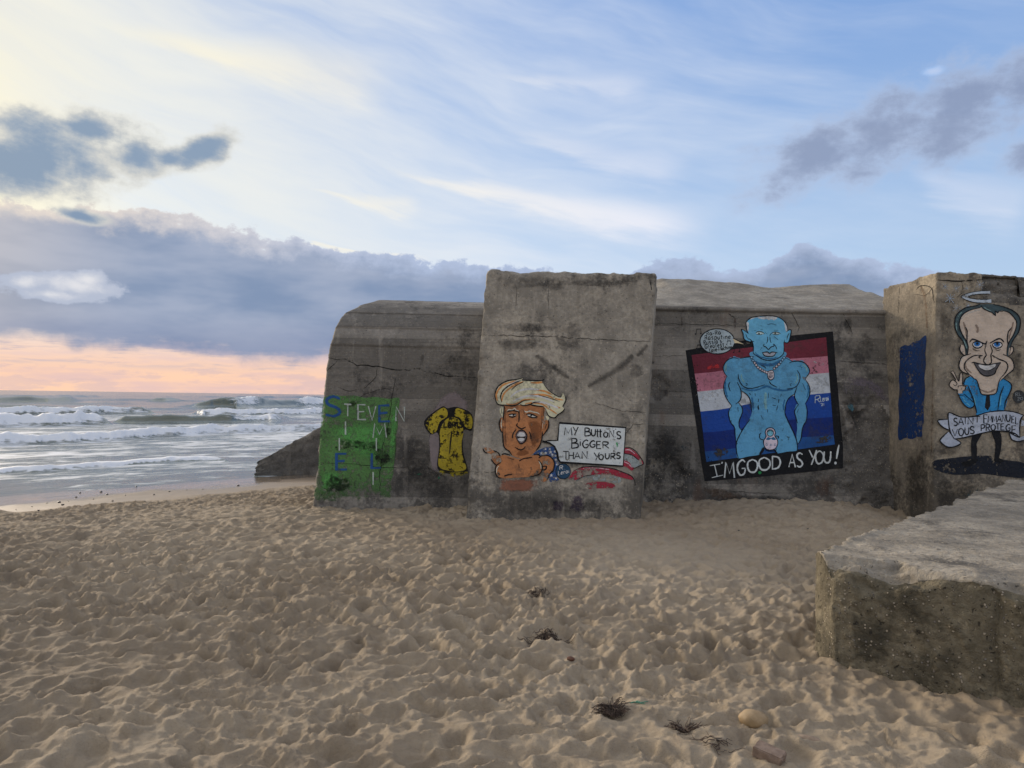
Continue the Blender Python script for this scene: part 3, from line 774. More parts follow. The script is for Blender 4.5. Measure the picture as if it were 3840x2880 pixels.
class Wall:
    def __init__(s, q, n): s.q = q; s.n = n; s.i = 0
    def make(s, name, parent, mat, layer, fills=(), strokes=(), soft=(), tr=None, w=12, sharp=False, label=None, taper=0.5):
        kw = dict(tr=tr, w=w, sharp=sharp, taper=taper)
        stuff = 'outline' in name or 'drip' in name
        if not stuff:
            pieces = [('fills', f) for f in fills] + [('soft', f) for f in soft]
            groups = {}
            for i, st in enumerate(strokes): groups.setdefault(st.get('g', -i) if isinstance(st, dict) else -i, []).append(st)
            pieces += [('strokes', g_) for g_ in groups.values()]
            if len(pieces) > 1:
                first = None
                for i, (k_, pc) in enumerate(pieces):
                    nm = name[:-6] if name.endswith('stars') else name
                    if 'lettering' in name or 'signature' == name: nm = 'letter'
                    if name.endswith('stars'): nm = 'flag_star'
                    o = s.one(nm, parent if (first is None or label is None) else first, mat, layer + 0.13 * (i % 5), **{k_: pc if k_ == 'strokes' else [pc]}, **kw)
                    if first is None: first = o
                if label: first['label'] = label
                return first
        o = s.one(name, parent, mat, layer, fills, strokes, soft, **kw)
        if label: o['label'] = label
        if stuff: o['kind'] = 'stuff'
        return o
    def one(s, name, parent, mat, layer, fills=(), strokes=(), soft=(), tr=None, w=12, sharp=False, taper=0.5):
        V = []; F = []; A = []
        base = 0.0045 + layer * 0.0016
        cnt = 0
        def put3(p, off): V.append(s.q(*p) + s.n * off)
        sc = tr[2] if tr else 1.0
        for f in fills:
            p = pts(f, tr)
            p = p if sharp else cr(p, True, 4)
            off = base + 0.00022 * (cnt % 6); cnt += 1
            i0 = len(V)
            for q_ in p: put3(q_, off); A.append(1.0)
            F.append(list(range(i0, i0 + len(p))))
        for f in soft:              # soft-edged blot (points list): a fan fading at its rim
            p = cr(pts(f, tr), True, 4); off = base + 0.00022 * (cnt % 6); cnt += 1
            cx = sum(q_[0] for q_ in p) / len(p); cy = sum(q_[1] for q_ in p) / len(p)
            rings = [(1.0, 0.0), (0.72, 0.75), (0.4, 1.0)]
            i0 = len(V); N = len(p)
            for kf, al in rings:
                for q_ in p: put3((cx + (q_[0] - cx) * kf, cy + (q_[1] - cy) * kf), off); A.append(al)
            put3((cx, cy), off); A.append(1.0)
            for ri in range(2):
                for j in range(N): F.append([i0 + ri * N + j, i0 + ri * N + (j + 1) % N, i0 + (ri + 1) * N + (j + 1) % N, i0 + (ri + 1) * N + j])
            for j in range(N): F.append([i0 + 2 * N + j, i0 + 2 * N + (j + 1) % N, i0 + 3 * N])
        for st in strokes:
            ww = w; sm_ = True; sf = False; tp = taper
            if isinstance(st, dict): ww = st.get('w', w); sm_ = st.get('smooth', True); sf = st.get('soft', False); tp = st.get('taper', taper); st = st['p']
            p = pts(st, tr); p = cr(p, False, 5) if sm_ else p
            ww = ww * sc * 1.3; off = base + 0.00022 * (cnt % 9); cnt += 1
            i0 = len(V); n = len(p); cols = 3 if sf else 2
            for i, q_ in enumerate(p):
                a = p[max(i - 1, 0)]; b_ = p[min(i + 1, n - 1)]
                dx_, dy_ = b_[0] - a[0], b_[1] - a[1]; L = math.hypot(dx_, dy_) or 1.0
                nx, ny = -dy_ / L, dx_ / L
                e = min(i, n - 1 - i) / max(1, (n - 1) / 2)
                hw = ww / 2 * (1 - tp + tp * min(1, e * 2.2)) * (0.92 + 0.16 * math.sin(i * 1.7 + q_[0]))
                put3((q_[0] - nx * hw, q_[1] - ny * hw), off)
                if sf: put3(q_, off)
                put3((q_[0] + nx * hw, q_[1] + ny * hw), off)
                A.extend([0.0, 1.0, 0.0] if sf else [1.0, 1.0])
            for i in range(n - 1):
                for c_ in range(cols - 1):
                    F.append([i0 + i * cols + c_, i0 + i * cols + c_ + 1, i0 + (i + 1) * cols + c_ + 1, i0 + (i + 1) * cols + c_])
        o = mesh_obj(name, V, F, mat, parent, smooth=False)
        attr(o, 'fade', A)
        # face the beach
        me = o.data
        if len(me.polygons):
            bm = bmesh.new(); bm.from_mesh(me)
            for fc in bm.faces:
                fc.normal_update()
                if fc.normal.dot(s.n) < 0: fc.normal_flip()
            bm.to_mesh(me); bm.free()
        return o

GL = {  # single-stroke brush letters in a unit box, y up; strokes starting with ~ are curved
 'A': ['0,0 .5,1 1,0', '.2,.36 .82,.36'], 'B': ['.05,0 .05,1', '~.05,1 .7,.93 .72,.65 .05,.54', '~.05,.54 .85,.48 .9,.12 .05,0'],
 'C': ['~.95,.85 .6,1 .15,.8 .05,.4 .3,.03 .9,.12'], 'D': ['.05,0 .08,1', '~0,1 .7,.93 1,.55 .7,.12 .0,0'], 'E': ['.9,1 .05,1 .05,0 .95,0', '.05,.52 .75,.54'],
 'F': ['.9,1 .05,1 .05,0', '.05,.52 .75,.54'], 'G': ['~.9,.85 .6,1 .15,.75 .05,.35 .35,0 .8,.08 .92,.42', '.92,.44 .5,.42'], 'H': ['.05,0 .05,1', '.95,0 .95,1', '.05,.52 .95,.52'],
 'I': ['.5,0 .5,1'], 'J': ['0,1 1,1', '.55,1 .55,0'], 'L': ['.08,1 .05,0 .9,.02'], 'M': ['.0,0 .12,1 .5,.25 .88,1 1,0'], 'N': ['.05,0 .08,1 .92,0 .95,1'],
 'O': ['~.5,1 .1,.8 .02,.4 .25,.03 .7,.02 .97,.4 .9,.8 .5,1.0'], 'P': ['.08,0 .05,1', '~.05,1 .8,.95 .9,.7 .6,.46 .06,.44'], 'R': ['.08,0 .05,1', '~.05,1 .8,.95 .85,.7 .6,.52 .06,.48', '.35,.5 .98,.0'],
 'S': ['~.92,.88 .5,1 .12,.85 .2,.6 .75,.42 .92,.2 .55,0 .05,.1'], 'T': ['0,1 1,.98', '.5,1 .5,0'], 'U': ['~.05,1 .05,.35 .3,.02 .7,.04 .93,.35 .95,1'],
 'V': ['0,1 .5,0 1,1'], 'Y': ['0,1 .48,.5', '1,1 .3,0'], '!': ['.6,1 .45,.28', '.4,.06 .42,.0'], "'": ['.6,1 .4,.78'], '-': ['.1,.38 .9,.38'], '.': ['.4,.03 .6,.0'],
 '0': ['~.5,1 .1,.8 .05,.3 .4,0 .85,.2 .9,.7 .5,1'], '1': ['.2,.8 .55,1 .5,0'], '2': ['~.1,.8 .5,1 .9,.75 .5,.35 .05,.0', '.05,0 .95,.02'],
 'a': ['~.85,.6 .4,.68 .08,.35 .3,.0 .75,.15 .85,.55', '.85,.62 .95,.0'], 'c': ['~.9,.55 .45,.66 .1,.3 .4,.0 .9,.1'], 'e': ['~.1,.35 .85,.4 .7,.66 .3,.6 .08,.3 .35,.0 .9,.12'],
 'h': ['.1,0 .1,1', '~.1,.4 .5,.65 .82,.5 .85,0'], 'i': ['.5,0 .5,.6', '.5,.84 .52,.9'], 'n': ['.1,0 .1,.64', '~.1,.4 .5,.65 .82,.5 .85,0'], 'o': ['~.5,.66 .1,.5 .1,.15 .5,0 .9,.2 .85,.55 .5,.66'],
 'p': ['.1,-.35 .1,.64', '~.1,.6 .7,.66 .88,.35 .6,.02 .1,.1'], 'r': ['.15,0 .15,.64', '~.15,.4 .5,.64 .9,.55'], 's': ['~.85,.58 .4,.66 .2,.48 .75,.24 .6,.02 .1,.06'], 't': ['.45,.95 .45,.05 .75,.0', '.1,.64 .85,.66'],
 'u': ['~.1,.64 .12,.2 .4,.0 .8,.15', '.85,.64 .88,.0'], 'v': ['.05,.64 .45,0 .9,.64'], 'l': ['.5,1 .5,0'],
}
NARROW = {'I': .45, 'i': .35, "'": .3, '!': .45, '-': .55, '.': .3, '1': .5, 't': .65, 'l': .35, 'M': 1.2, 'r': .75}
_gid = [0]
def glyph(ch, p0, ax, up, jit=0.03):
    out = []; _gid[0] += 1
    for s_ in GL[ch]:
        cv = s_[0] == '~'; q = pts(s_[1:] if cv else s_)
        j = lambda: random.uniform(-jit, jit)
        q = [(x + j(), y + j()) for x, y in q]
        out.append({'p': [(p0[0] + ax[0] * x + up[0] * y, p0[1] + ax[1] * x + up[1] * y) for x, y in q], 'smooth': cv, 'taper': 0.25, 'g': _gid[0]})
    return out
def line(text, a, b_, cap, tr=None, gap=0.28, slant=0.0):
    """brush lettering along the baseline a -> b_ (zoom pixels, y down)"""
    (a, b_) = pts([a, b_], tr); cap = cap * (tr[2] if tr else 1)
    ws = [(0.55 if c_ == ' ' else NARROW.get(c_, .8)) for c_ in text]
    tot = sum(ws) + gap * 0.8 * (len(text) - 1)
    dx_, dy_ = b_[0] - a[0], b_[1] - a[1]; L = math.hypot(dx_, dy_); ux, uy = dx_ / L, dy_ / L
    unit = L / tot; t = 0; out = []
    for c_, w_ in zip(text, ws):
        if c_ != ' ':
            p0 = (a[0] + ux * t * unit, a[1] + uy * t * unit)
            out += glyph(c_, p0, (ux * w_ * unit, uy * w_ * unit), (uy * cap + slant * cap, -ux * cap))
        t += w_ + gap * 0.8
    return out
def boxed(items, tr):
    out = []
    for ch, x0, x1, y0, y1 in items:
        p = pts([(x0, y1), (x1, y1), (x0, y0)], tr)
        out += glyph(ch, p[0], (p[1][0] - p[0][0], p[1][1] - p[0][1]), (p[2][0] - p[0][0], p[2][1] - p[0][1]), 0.02)
    return out
def W_(lst, w, tr=None):
    for d in lst: d['w'] = w * (tr[2] if tr else 1)
    return lst

B1 = (1800, 1400, 0.2713); B2 = (2060, 1560, 0.2411); Z2 = (1720, 980, 0.6028)
C1 = (2560, 1160, 0.2290); C2 = (2560, 1480, 0.2803); Z3 = (2420, 1020, 0.5546)
D1 = (3500, 1030, 0.2532); D2 = (3500, 1380, 0.2532); Z4 = (3280, 1000, 0.5785)
A1 = (1140, 1080, 0.5303)
BLK = (18, 18, 22)

# ================= A : green patch with letters, yellow shirt
wa_ = Wall(qA, nA)
mg = paint((80, 122, 68), 0.395, 1.4, (0.55, -0.1, 0.16), 0.9, edge=0.1)
g = wa_.make('green_paint', tA, mg, 0, fills=['137,790 160,768 200,755 270,764 350,760 430,776 500,770 600,784 672,778 670,850 660,900 664,980 652,1050 650,1150 636,1250 630,1320 612,1380 604,1490 300,1500 84,1495 98,1330 108,1150 120,950'], tr=A1, label='flaking green paint patch with painted letters')
mg2 = paint((94, 164, 86), 0.40, 1.4, (0.35, 0.1, 0.1), 0.6, edge=0.13, solid=0.8)
wa_.make('bright_green_paint', g, mg2, 1, soft=['130,930 300,920 640,930 640,1060 600,1250 420,1260 130,1050', '620,790 672,790 650,1200 590,1300 610,1000', '110,1300 260,1280 300,1400 100,1480'], tr=A1)
wa_.make('black_mould', g, paint((18, 26, 16), 0.44, 1.0, None, 0.0, edge=0.06, solid=0.7), 1.9, soft=['115,1040 300,1030 520,1060 650,1060 640,1180 560,1200 380,1150 200,1130 110,1180', '480,1080 640,1120 620,1260 520,1300 470,1200', '100,1300 320,1300 420,1400 300,1470 90,1480', '300,780 420,790 360,860 280,850', '580,960 640,980 600,1080 560,1060'], tr=A1)
mbl = paint((30, 72, 128), 0.36, 1.5)
wa_.make('blue_lettering', g, mbl, 2, strokes=W_(boxed([('S', 150, 265, 765, 908), ('E', 528, 612, 832, 942), ('E', 226, 310, 1172, 1282), ('L', 474, 552, 1168, 1274)], A1), 17, A1))
mwl = paint((160, 170, 165), 0.36, 1.5)
wa_.make('white_lettering', g, mwl, 3, strokes=W_(boxed([('T', 285, 335, 822, 908), ('E', 380, 442, 826, 930), ('V', 455, 510, 838, 935), ('N', 646, 716, 840, 944), ('I', 285, 305, 945, 1036), ('M', 490, 582, 960, 1058), ('I', 240, 262, 1062, 1150), ('I', 505, 520, 1060, 1150), ('I', 482, 498, 1300, 1392)], A1), 11, A1))
mpk = paint((136, 126, 128), 0.16, 1.35, None, 0.4, edge=0.16, solid=0.85)
sh = wa_.make('painted_shirt', tA, mpk, 0, soft=['820,950 900,860 970,760 1060,705 1130,730 1185,800 1190,900 1100,960 960,1000 850,1000', '880,1010 960,1010 960,1300 900,1290'], tr=A1, label='yellow football shirt numbered 1 in a sprayed haze')
wa_.make('shirt_outline', sh, paint(BLK, 0.30, 1.0), 1, fills=['850,942 972,840 1015,850 1085,842 1186,892 1186,1006 1128,1006 1124,1150 1158,1290 1110,1316 1020,1312 944,1274 956,1120 946,1024 894,1034'], tr=A1)
my = paint((164, 148, 42), 0.41, 1.55, None, 0.5)
wa_.make('shirt_body', sh, my, 2, fills=['962,1010 1000,935 1050,914 1098,935 1128,1010 1114,1100 1124,1200 1148,1274 1100,1296 1030,1292 952,1258 964,1120'], tr=A1)
wa_.make('shirt_sleeve', sh, my, 2, fills=['864,946 970,852 1010,862 1012,908 962,946 934,1016 896,1024'], tr=A1)
wa_.make('shirt_sleeve', sh, my, 2, fills=['1070,862 1100,852 1184,904 1184,992 1138,978 1104,920 1068,904'], tr=A1)
wa_.make('shirt_hem', sh, paint((150, 138, 30), 0.47, 1.5), 2, fills=['965,1290 1050,1305 1150,1298 1150,1315 1060,1335 970,1320'], tr=A1)
wa_.make('shirt_lettering', sh, paint((16, 18, 14), 0.30, 1.0), 3, strokes=W_(line('LLORIS', (958, 988), (1122, 986), 40, A1, slant=0.05), 8, A1) + [{'p': pts('1012,1042 1046,1012 1036,1090 1030,1170', A1), 'w': 9 * A1[2], 'smooth': False}])
wa_.make('green_dab', tA, paint((30, 110, 80), 0.45, 1.5), 1, soft=['945,1310 965,1310 970,1360 945,1360', '780,1312 850,1310 850,1322 780,1322'], tr=A1)
mcr = paint((14, 13, 12), 0.40, 1.0, None, 0.0, solid=0.85)
mst = paint((24, 24, 25), 0.40, 1.0, None, 0.0, solid=0.42, edge=0.2)
def jag(s_, tr, amp=5):
    p = pts(s_, tr); out = []
    for (a, b_) in zip(p[:-1], p[1:]):
        n = max(2, int(math.hypot(b_[0] - a[0], b_[1] - a[1]) / 14))
        for t in range(n): out.append((a[0] + (b_[0] - a[0]) * t / n + random.uniform(-1, 1) * amp * tr[2], a[1] + (b_[1] - a[1]) * t / n + random.uniform(-1, 1) * amp * tr[2]))
    out.append(p[-1]); return out
def cracks(wl, par, tr, lst):
    for s_, w in lst:
        wl.make('crack', par, mcr, 0.2, strokes=[{'p': jag(s_, tr), 'w': w * 0.75, 'smooth': False, 'taper': 0.6}])
cracks(wa_, tA, A1, [('168,490 240,508 300,505 370,545 540,555 620,575 740,580 820,570 900,600 1000,618 1060,625 1215,632', 4.5), ('660,580 640,680 620,800 600,950 555,1120 540,1300 536,1500', 2.6), ('520,560 505,640 430,710 330,730 240,700', 2.4), ('640,712 540,715 460,740 380,780', 2.2), ('240,510 160,590', 2.4), ('90,1240 300,1245 620,1270 760,1268', 2.4)])
wa_.make('mould_stain', tA, mst, 0, soft=['660,980 800,960 900,1050 900,1300 1000,1380 1130,1400 1130,1500 620,1490 640,1250', '820,470 860,450 840,560 810,570', '960,470 1240,470 1220,620 1000,600'], tr=A1)

# ================= B : shouting man, sign, flag
wb_ = Wall(qB, nB)
ZB = (0.62, 0.05, 0.17)
sk_m = paint((158, 106, 68), 0.35, 1.7, (0.72, 0.30, 0.14))
fig = wb_.make('painted_man', tB, sk_m, 1, fills=['335,450 325,640 320,740 325,900 345,1030 400,1075 440,1130 540,1172 640,1160 720,1120 770,1070 815,1020 845,930 858,860 880,700 886,560 882,460 700,430 560,430 450,440', '335,640 285,615 268,700 285,785 308,820 330,760', '875,680 925,645 952,690 935,765 900,830 862,862'], tr=B1, label='bare-chested shouting cartoon man with swept blond hair')
wb_.make('torso', fig, sk_m, 1.3, fills=['300,1130 420,1150 540,1182 640,1150 740,1130 840,1138 930,1140 1000,1190 1025,1250 1015,1340 960,1400 930,1480 850,1495 830,1425 700,1432 480,1442 330,1452 240,1432 215,1350 225,1270 290,1230'], tr=B1)
wb_.make('arm', fig, paint((150, 102, 66), 0.42, 1.7), 1.6, fills=['292,1240 222,1264 170,1190 150,1115 60,1085 38,1035 130,1030 190,1075 250,1100 292,1150'], tr=B1)
wb_.make('belly', fig, paint((128, 86, 68), 0.30, 1.6, (0.45, 0.05, 0.14), edge=0.12, solid=0.85), 0.6, soft=['230,1445 500,1440 860,1440 900,1560 860,1650 500,1660 180,1650 200,1540'], tr=B1)
wb_.make('face_shading', fig, paint((122, 76, 46), 0.22, 1.7, edge=0.2, solid=0.6), 1.9, soft=['640,640 780,620 860,700 840,900 760,1040 700,1000 690,800', '540,1060 640,1050 700,1100 600,1150 480,1130'], strokes=[{'p': '860,480 850,700 830,900', 'w': 40, 'soft': True}, {'p': '350,480 345,760 360,1000', 'w': 26, 'soft': True}], tr=B1)
hair_m = paint((204, 186, 158), 0.32, 1.65)
hr = wb_.make('hair', fig, hair_m, 2.4, fills=['228,405 212,300 240,210 295,152 385,108 520,84 598,66 572,98 700,104 850,104 882,86 846,124 880,150 945,240 1040,302 1108,334 1136,268 1164,312 1178,380 1140,458 1166,490 1120,548 1066,588 1030,608 962,598 930,540 898,478 840,452 700,436 640,442 560,436 450,444 350,438 290,440 245,420'], tr=B1)
wb_.make('sideburn', fig, hair_m, 2.4, strokes=['300,455 312,520 306,600', '285,480 282,530 300,580', '935,560 940,600 950,640', '915,590 925,620 935,650'], w=16, tr=B1)
wb_.make('hair_shading', fig, paint((186, 128, 74), 0.38, 1.7), 3.0, strokes=['240,380 225,300 260,220 340,150 500,105', '300,390 320,300 380,230 500,150 600,115', '360,420 450,436 540,405 620,365 760,360', '600,330 720,300 900,300 1040,350 1150,370', '620,425 700,410 840,420 940,480 1060,560', '900,420 1000,450 1110,480', '700,130 800,130 860,120', '780,230 900,250 1000,300'], w=20, tr=B1)
wb_.make('hair_highlight', fig, paint((226, 222, 212), 0.30, 1.8), 3.4, strokes=['420,330 520,250 680,215 820,230', '450,390 560,340 700,310 860,330 1020,390', '330,210 430,150 540,100', '720,400 860,400 980,440 1080,480'], w=22, tr=B1)
ink = paint(BLK, 0.30, 1.0, (0.5, 0.1, 0.14), 0.0)
wb_.make('outline', fig, ink, 4.0, strokes=['226,400 205,300 235,205 290,150 380,105 520,82 600,62', '575,95 700,100 850,100 885,78', {'p': '880,150 950,240 1040,300 1110,330 1140,268', 'w': 8}, '222,385 245,425 300,440 350,440 450,448 520,430 600,380 690,368', '555,430 600,446 690,430 740,405 830,395', '700,435 780,450 880,462', '300,400 285,320 310,250 370,190 460,140 560,100', {'p': '430,235 500,170 600,120', 'w': 9}, '920,530 950,590 1030,614 1078,570 1140,530 1168,485', '1140,460 1182,380 1186,320', {'p': '800,300 950,340 1100,390', 'w': 7},
    '337,455 328,540 322,650', '318,730 315,880 325,990 350,1040 400,1075 440,1128', '285,620 265,700 280,780 306,818', '881,470 878,590', '862,800 850,930 815,1015 770,1072', '945,648 951,700 935,770 868,860', '918,700 898,765', '535,510 541,600 535,672', '520,690 505,720 530,745 570,767 600,757 632,740', '375,530 440,516 530,526', '605,510 610,562', '388,576 440,563 500,568', '400,595 450,606 500,586', '636,568 700,563 795,602', '660,590 720,611 790,606', '500,770 455,840 448,898', '680,805 700,860 702,912', '485,1020 530,1050 570,1056 610,1036 626,1010',
    '300,1126 340,1110 420,1132', '740,1126 800,1120 832,1150 808,1168', '540,1212 600,1180 720,1160', '380,1165 470,1192', '535,1260 541,1304', '290,1230 225,1275 212,1360 240,1430 300,1447', '808,1195 856,1270 850,1350 800,1402 700,1427', '330,1420 400,1400 445,1395', '830,1146 930,1135 1000,1180 1027,1250 1010,1340 960,1390 930,1470', '855,1290 915,1285 905,1326 865,1332', '40,1038 60,1082 100,1106', '150,1185 190,1240 225,1272', '185,1066 250,1096 276,1142', '490,855 530,798 570,788 612,800 647,860 622,940 570,972 530,946 492,862', {'p': '250,1385 268,1392 262,1408', 'w': 7}, {'p': '780,1352 796,1362 788,1378', 'w': 7}], w=14, tr=B1)
wb_.make('eyebrow', fig, paint((205, 190, 172), 0.30, 1.7), 4.2, strokes=['372,522 400,500 440,508 480,484 500,510 535,518', '612,518 640,536 690,522 740,536 790,545 822,566'], w=12, tr=B1)
wb_.make('eye', fig, paint((196, 190, 180), 0.28, 1.7), 3.6, fills=['398,578 450,566 502,572 470,588 430,590', '652,578 700,570 768,598 720,602'], tr=B1)
wb_.make('pupil', fig, ink, 4.4, fills=[circ(462, 576, 12), circ(706, 585, 12)], tr=B1)
lip = wb_.make('lips', fig, paint((120, 104, 106), 0.30, 1.6), 2.8, fills=['490,858 530,800 570,790 612,802 645,860 620,940 570,970 530,945'], tr=B1)
wb_.make('mouth', fig, paint((30, 22, 22), 0.22, 1.2), 3.2, fills=['508,862 540,818 600,818 628,866 605,930 570,948 532,925'], tr=B1)
wb_.make('teeth', fig, paint((196, 192, 188), 0.26, 1.7), 3.6, fills=['522,838 546,816 600,818 620,842 614,872 522,870', '522,902 570,892 614,902 600,932 570,944 536,928'], tr=B1)
wb_.make('highlight', fig, paint((214, 188, 166), 0.32, 1.8), 4.1, strokes=['228,1380 235,1310 262,1280', '812,1215 838,1265 842,1320', '300,640 292,700 300,760', '866,690 862,760', '490,775 470,830', '320,470 318,560'], w=9, tr=B1)

blue_f = paint((44, 74, 122), 0.40, 1.6, ZB)
fg = wb_.make('painted_flag', tB, blue_f, 0, fills=['735,1115 830,1050 950,1015 1035,1020 1075,1120 1100,1240 1090,1330 1060,1420 1090,1480 980,1500 930,1480 960,1400 1015,1340 1025,1250 1000,1190 930,1140 820,1130'], tr=B1, label='waving flag with red stripes and a starry blue field')
def star(cx, cy, r): return [(cx + (r if i % 2 == 0 else r * .42) * math.cos(i * math.pi / 5 - math.pi / 2), cy + (r if i % 2 == 0 else r * .42) * math.sin(i * math.pi / 5 - math.pi / 2)) for i in range(10)]
wb_.make('flag_stars', fg, paint((190, 198, 206), 0.36, 1.6, ZB), 0.6, fills=[star(x, y, r) for x, y, r in ((850, 1105, 26), (908, 1102, 24), (975, 1090, 28), (905, 1048, 20), (1035, 1080, 24), (1000, 1125, 22), (965, 1045, 16), (1045, 1140, 20), (1050, 1195, 20), (1060, 1260, 18), (985, 1410, 26), (1050, 1450, 20), (885, 1305, 20))], tr=B1, sharp=True)
red = paint((150, 44, 62), 0.40, 1.6, ZB); wht = paint((150, 160, 160), 0.44, 1.5, ZB)
for k_, s_ in enumerate(['1165,503 1240,505 1320,545 1385,612 1440,670 1460,740 1430,750 1370,672 1290,615 1165,582', '1150,684 1230,712 1312,800 1280,850 1200,792 1145,772', '290,1022 370,860 520,800 720,795 960,820 1140,880 1290,945 1280,992 1100,950 900,910 700,910 540,930 420,990 330,1032', '540,1060 700,1022 900,1030 1010,1065 1000,1120 760,1126 560,1132', '1230,1450 1330,1465 1405,1580 1340,1575']):
    wb_.make('flag_red_stripe', fg, red, 0.1 + 0.15 * k_, fills=[s_], tr=B2)
for k_, s_ in enumerate(['1165,586 1290,620 1370,676 1430,755 1305,806 1240,720 1160,682', '330,1036 420,996 540,936 700,916 900,916 1100,956 1080,1042 900,1016 700,1002 560,1040 420,1062', '280,1060 330,1060 330,1170 295,1180', '1040,1430 1200,1460 1180,1530 1060,1480']):
    wb_.make('flag_white_stripe', fg, wht, 0.9 + 0.15 * k_, fills=[s_], tr=B2)
wb_.make('flag_shade', fg, paint((70, 58, 76), 0.34, 1.3, edge=0.14, solid=0.75), 0, soft=['360,1180 560,1160 580,1400 560,1530 280,1520 260,1380', '40,1300 260,1300 240,1500 20,1500'], tr=B2)
wb_.make('flag_outline', fg, ink, 1.6, strokes=['1165,495 1250,492 1340,545 1420,650 1465,740 1400,775 1290,825', '1160,582 1290,612 1390,690', '370,855 520,795 720,788 960,812 1140,872 1270,930 1320,1000 1335,1080', {'p': '420,1000 540,938 700,914', 'w': 8}], w=11, tr=B2)
wb_.make('flag_highlight', fg, paint((190, 150, 160), 0.40, 1.7), 1.9, strokes=['1180,530 1250,528 1330,590', '520,815 720,808 930,832', '1160,712 1230,745 1280,800'], w=14, tr=B2)
bub = wb_.make('speech_sign', tB, paint((178, 184, 190), 0.35, 1.75, None, 0.15), 5.0, fills=['155,110 1182,180 1142,776 172,716 130,662 122,574 79,473 0,420 -105,394 128,384'], tr=B2, sharp=True, label='white speech sign about a bigger button')
wb_.make('sign_outline', bub, paint(BLK, 0.26, 1.0), 5.6, strokes=[{'p': '128,388 155,108 1186,180 1144,778 172,718 134,668 122,574 79,473 0,420 -108,394', 'smooth': False, 'taper': 0}, {'p': '-108,394 0,384 134,384', 'w': 14}], w=24, tr=B2)
blt = paint((20, 20, 24), 0.30, 1.0, None, 0.0)
wb_.make('sign_lettering', bub, blt, 6.2, strokes=W_(boxed([('M', 232, 352, 180, 300), ('Y', 365, 448, 172, 296), ('B', 548, 640, 184, 314), ('U', 648, 716, 204, 310), ('t', 722, 776, 196, 330), ('t', 766, 822, 196, 330), ('O', 842, 908, 250, 326), ('N', 926, 1002, 218, 330), ("'", 1010, 1046, 200, 250), ('S', 1042, 1112, 240, 354)], B2) + boxed([('B', 342, 448, 348, 505), ('i', 462, 496, 350, 462), ('G', 510, 612, 374, 492), ('G', 625, 716, 386, 486), ('E', 730, 802, 396, 504), ('R', 822, 926, 400, 500)], B2) + boxed([('T', 212, 300, 548, 672), ('H', 300, 376, 560, 668), ('A', 388, 476, 566, 666), ('N', 500, 590, 550, 664), ('Y', 692, 776, 568, 690), ('O', 768, 838, 598, 678), ('U', 866, 930, 580, 664), ('R', 950, 1026, 580, 672), ('S', 1038, 1106, 570, 660)], B2), 17, B2))
wb_.make('green_dab', bub, paint((40, 150, 80), 0.40, 1.6), 6.6, soft=['1010,375 1090,370 1080,450 1060,530 1040,525 1030,440'], tr=B2)
wb_.make('green_dab', tB, paint((44, 120, 66), 0.52, 1.5), 0.5, soft=['1320,410 1380,380 1450,440 1420,480 1340,470', '1160,470 1240,440 1260,460 1180,490'], tr=B2)
disc = wb_.make('signature_disc', tB, paint((34, 66, 92), 0.36, 1.6), 2.0, fills=[circ(215, 860, 116, 120, 28)], tr=B2, label='round blue disc with the painter signature')
wb_.make('disc_outline', disc, paint((12, 20, 28), 0.34, 1.0), 2.4, strokes=[[(x, y) for x, y in circ(215, 860, 114, 118, 28) + [(329, 860)]]], w=9, tr=B2)
wb_.make('signature', disc, paint((186, 196, 206), 0.33, 1.7), 2.8, strokes=W_(line('R.', (155, 838), (250, 825), 62, B2, slant=.2), 9, B2) + W_(line('Leroi', (138, 920), (308, 882), 62, B2, slant=.2), 8, B2))
mstb = paint((40, 40, 43), 0.42, 1.0, None, 0.0, solid=0.42, edge=0.18)
wb_.make('dark_scar', tB, paint((36, 36, 38), 0.22, 1.0, None, 0.0, solid=0.42, edge=0.2), 0, strokes=[{'p': '480,585 520,615 570,645 630,690 685,725', 'w': 72, 'soft': True}, {'p': '1085,585 1040,630 980,675 900,725 805,778', 'w': 74, 'soft': True}, {'p': '1175,520 1150,550 1110,590', 'w': 50, 'soft': True}], tr=Z2)
wb_.make('mould_stain', tB, mstb, 0,
    soft=['170,480 280,470 560,480 540,560 300,580 190,540', '120,110 250,60 700,90 1200,100 1200,170 760,150 680,190 500,200 440,160 240,180', '640,370 760,360 800,440 720,520 640,500', '170,400 400,370 640,400 620,440 300,450', '50,1450 500,1440 1130,1500 1130,1590 60,1600', '1050,640 1150,620 1160,720 1070,740'], tr=Z2)
cracks(wb_, tB, Z2, [('130,460 500,465 850,485 1195,502', 2.6), ('1165,1015 1090,1015 1040,1070', 2.4), ('60,1305 240,1315 560,1330', 2.0), ('850,880 1000,930 1165,940', 2.0), ('360,150 355,280', 1.8), ('560,150 558,300', 1.5), ('1190,120 1200,180', 5)])

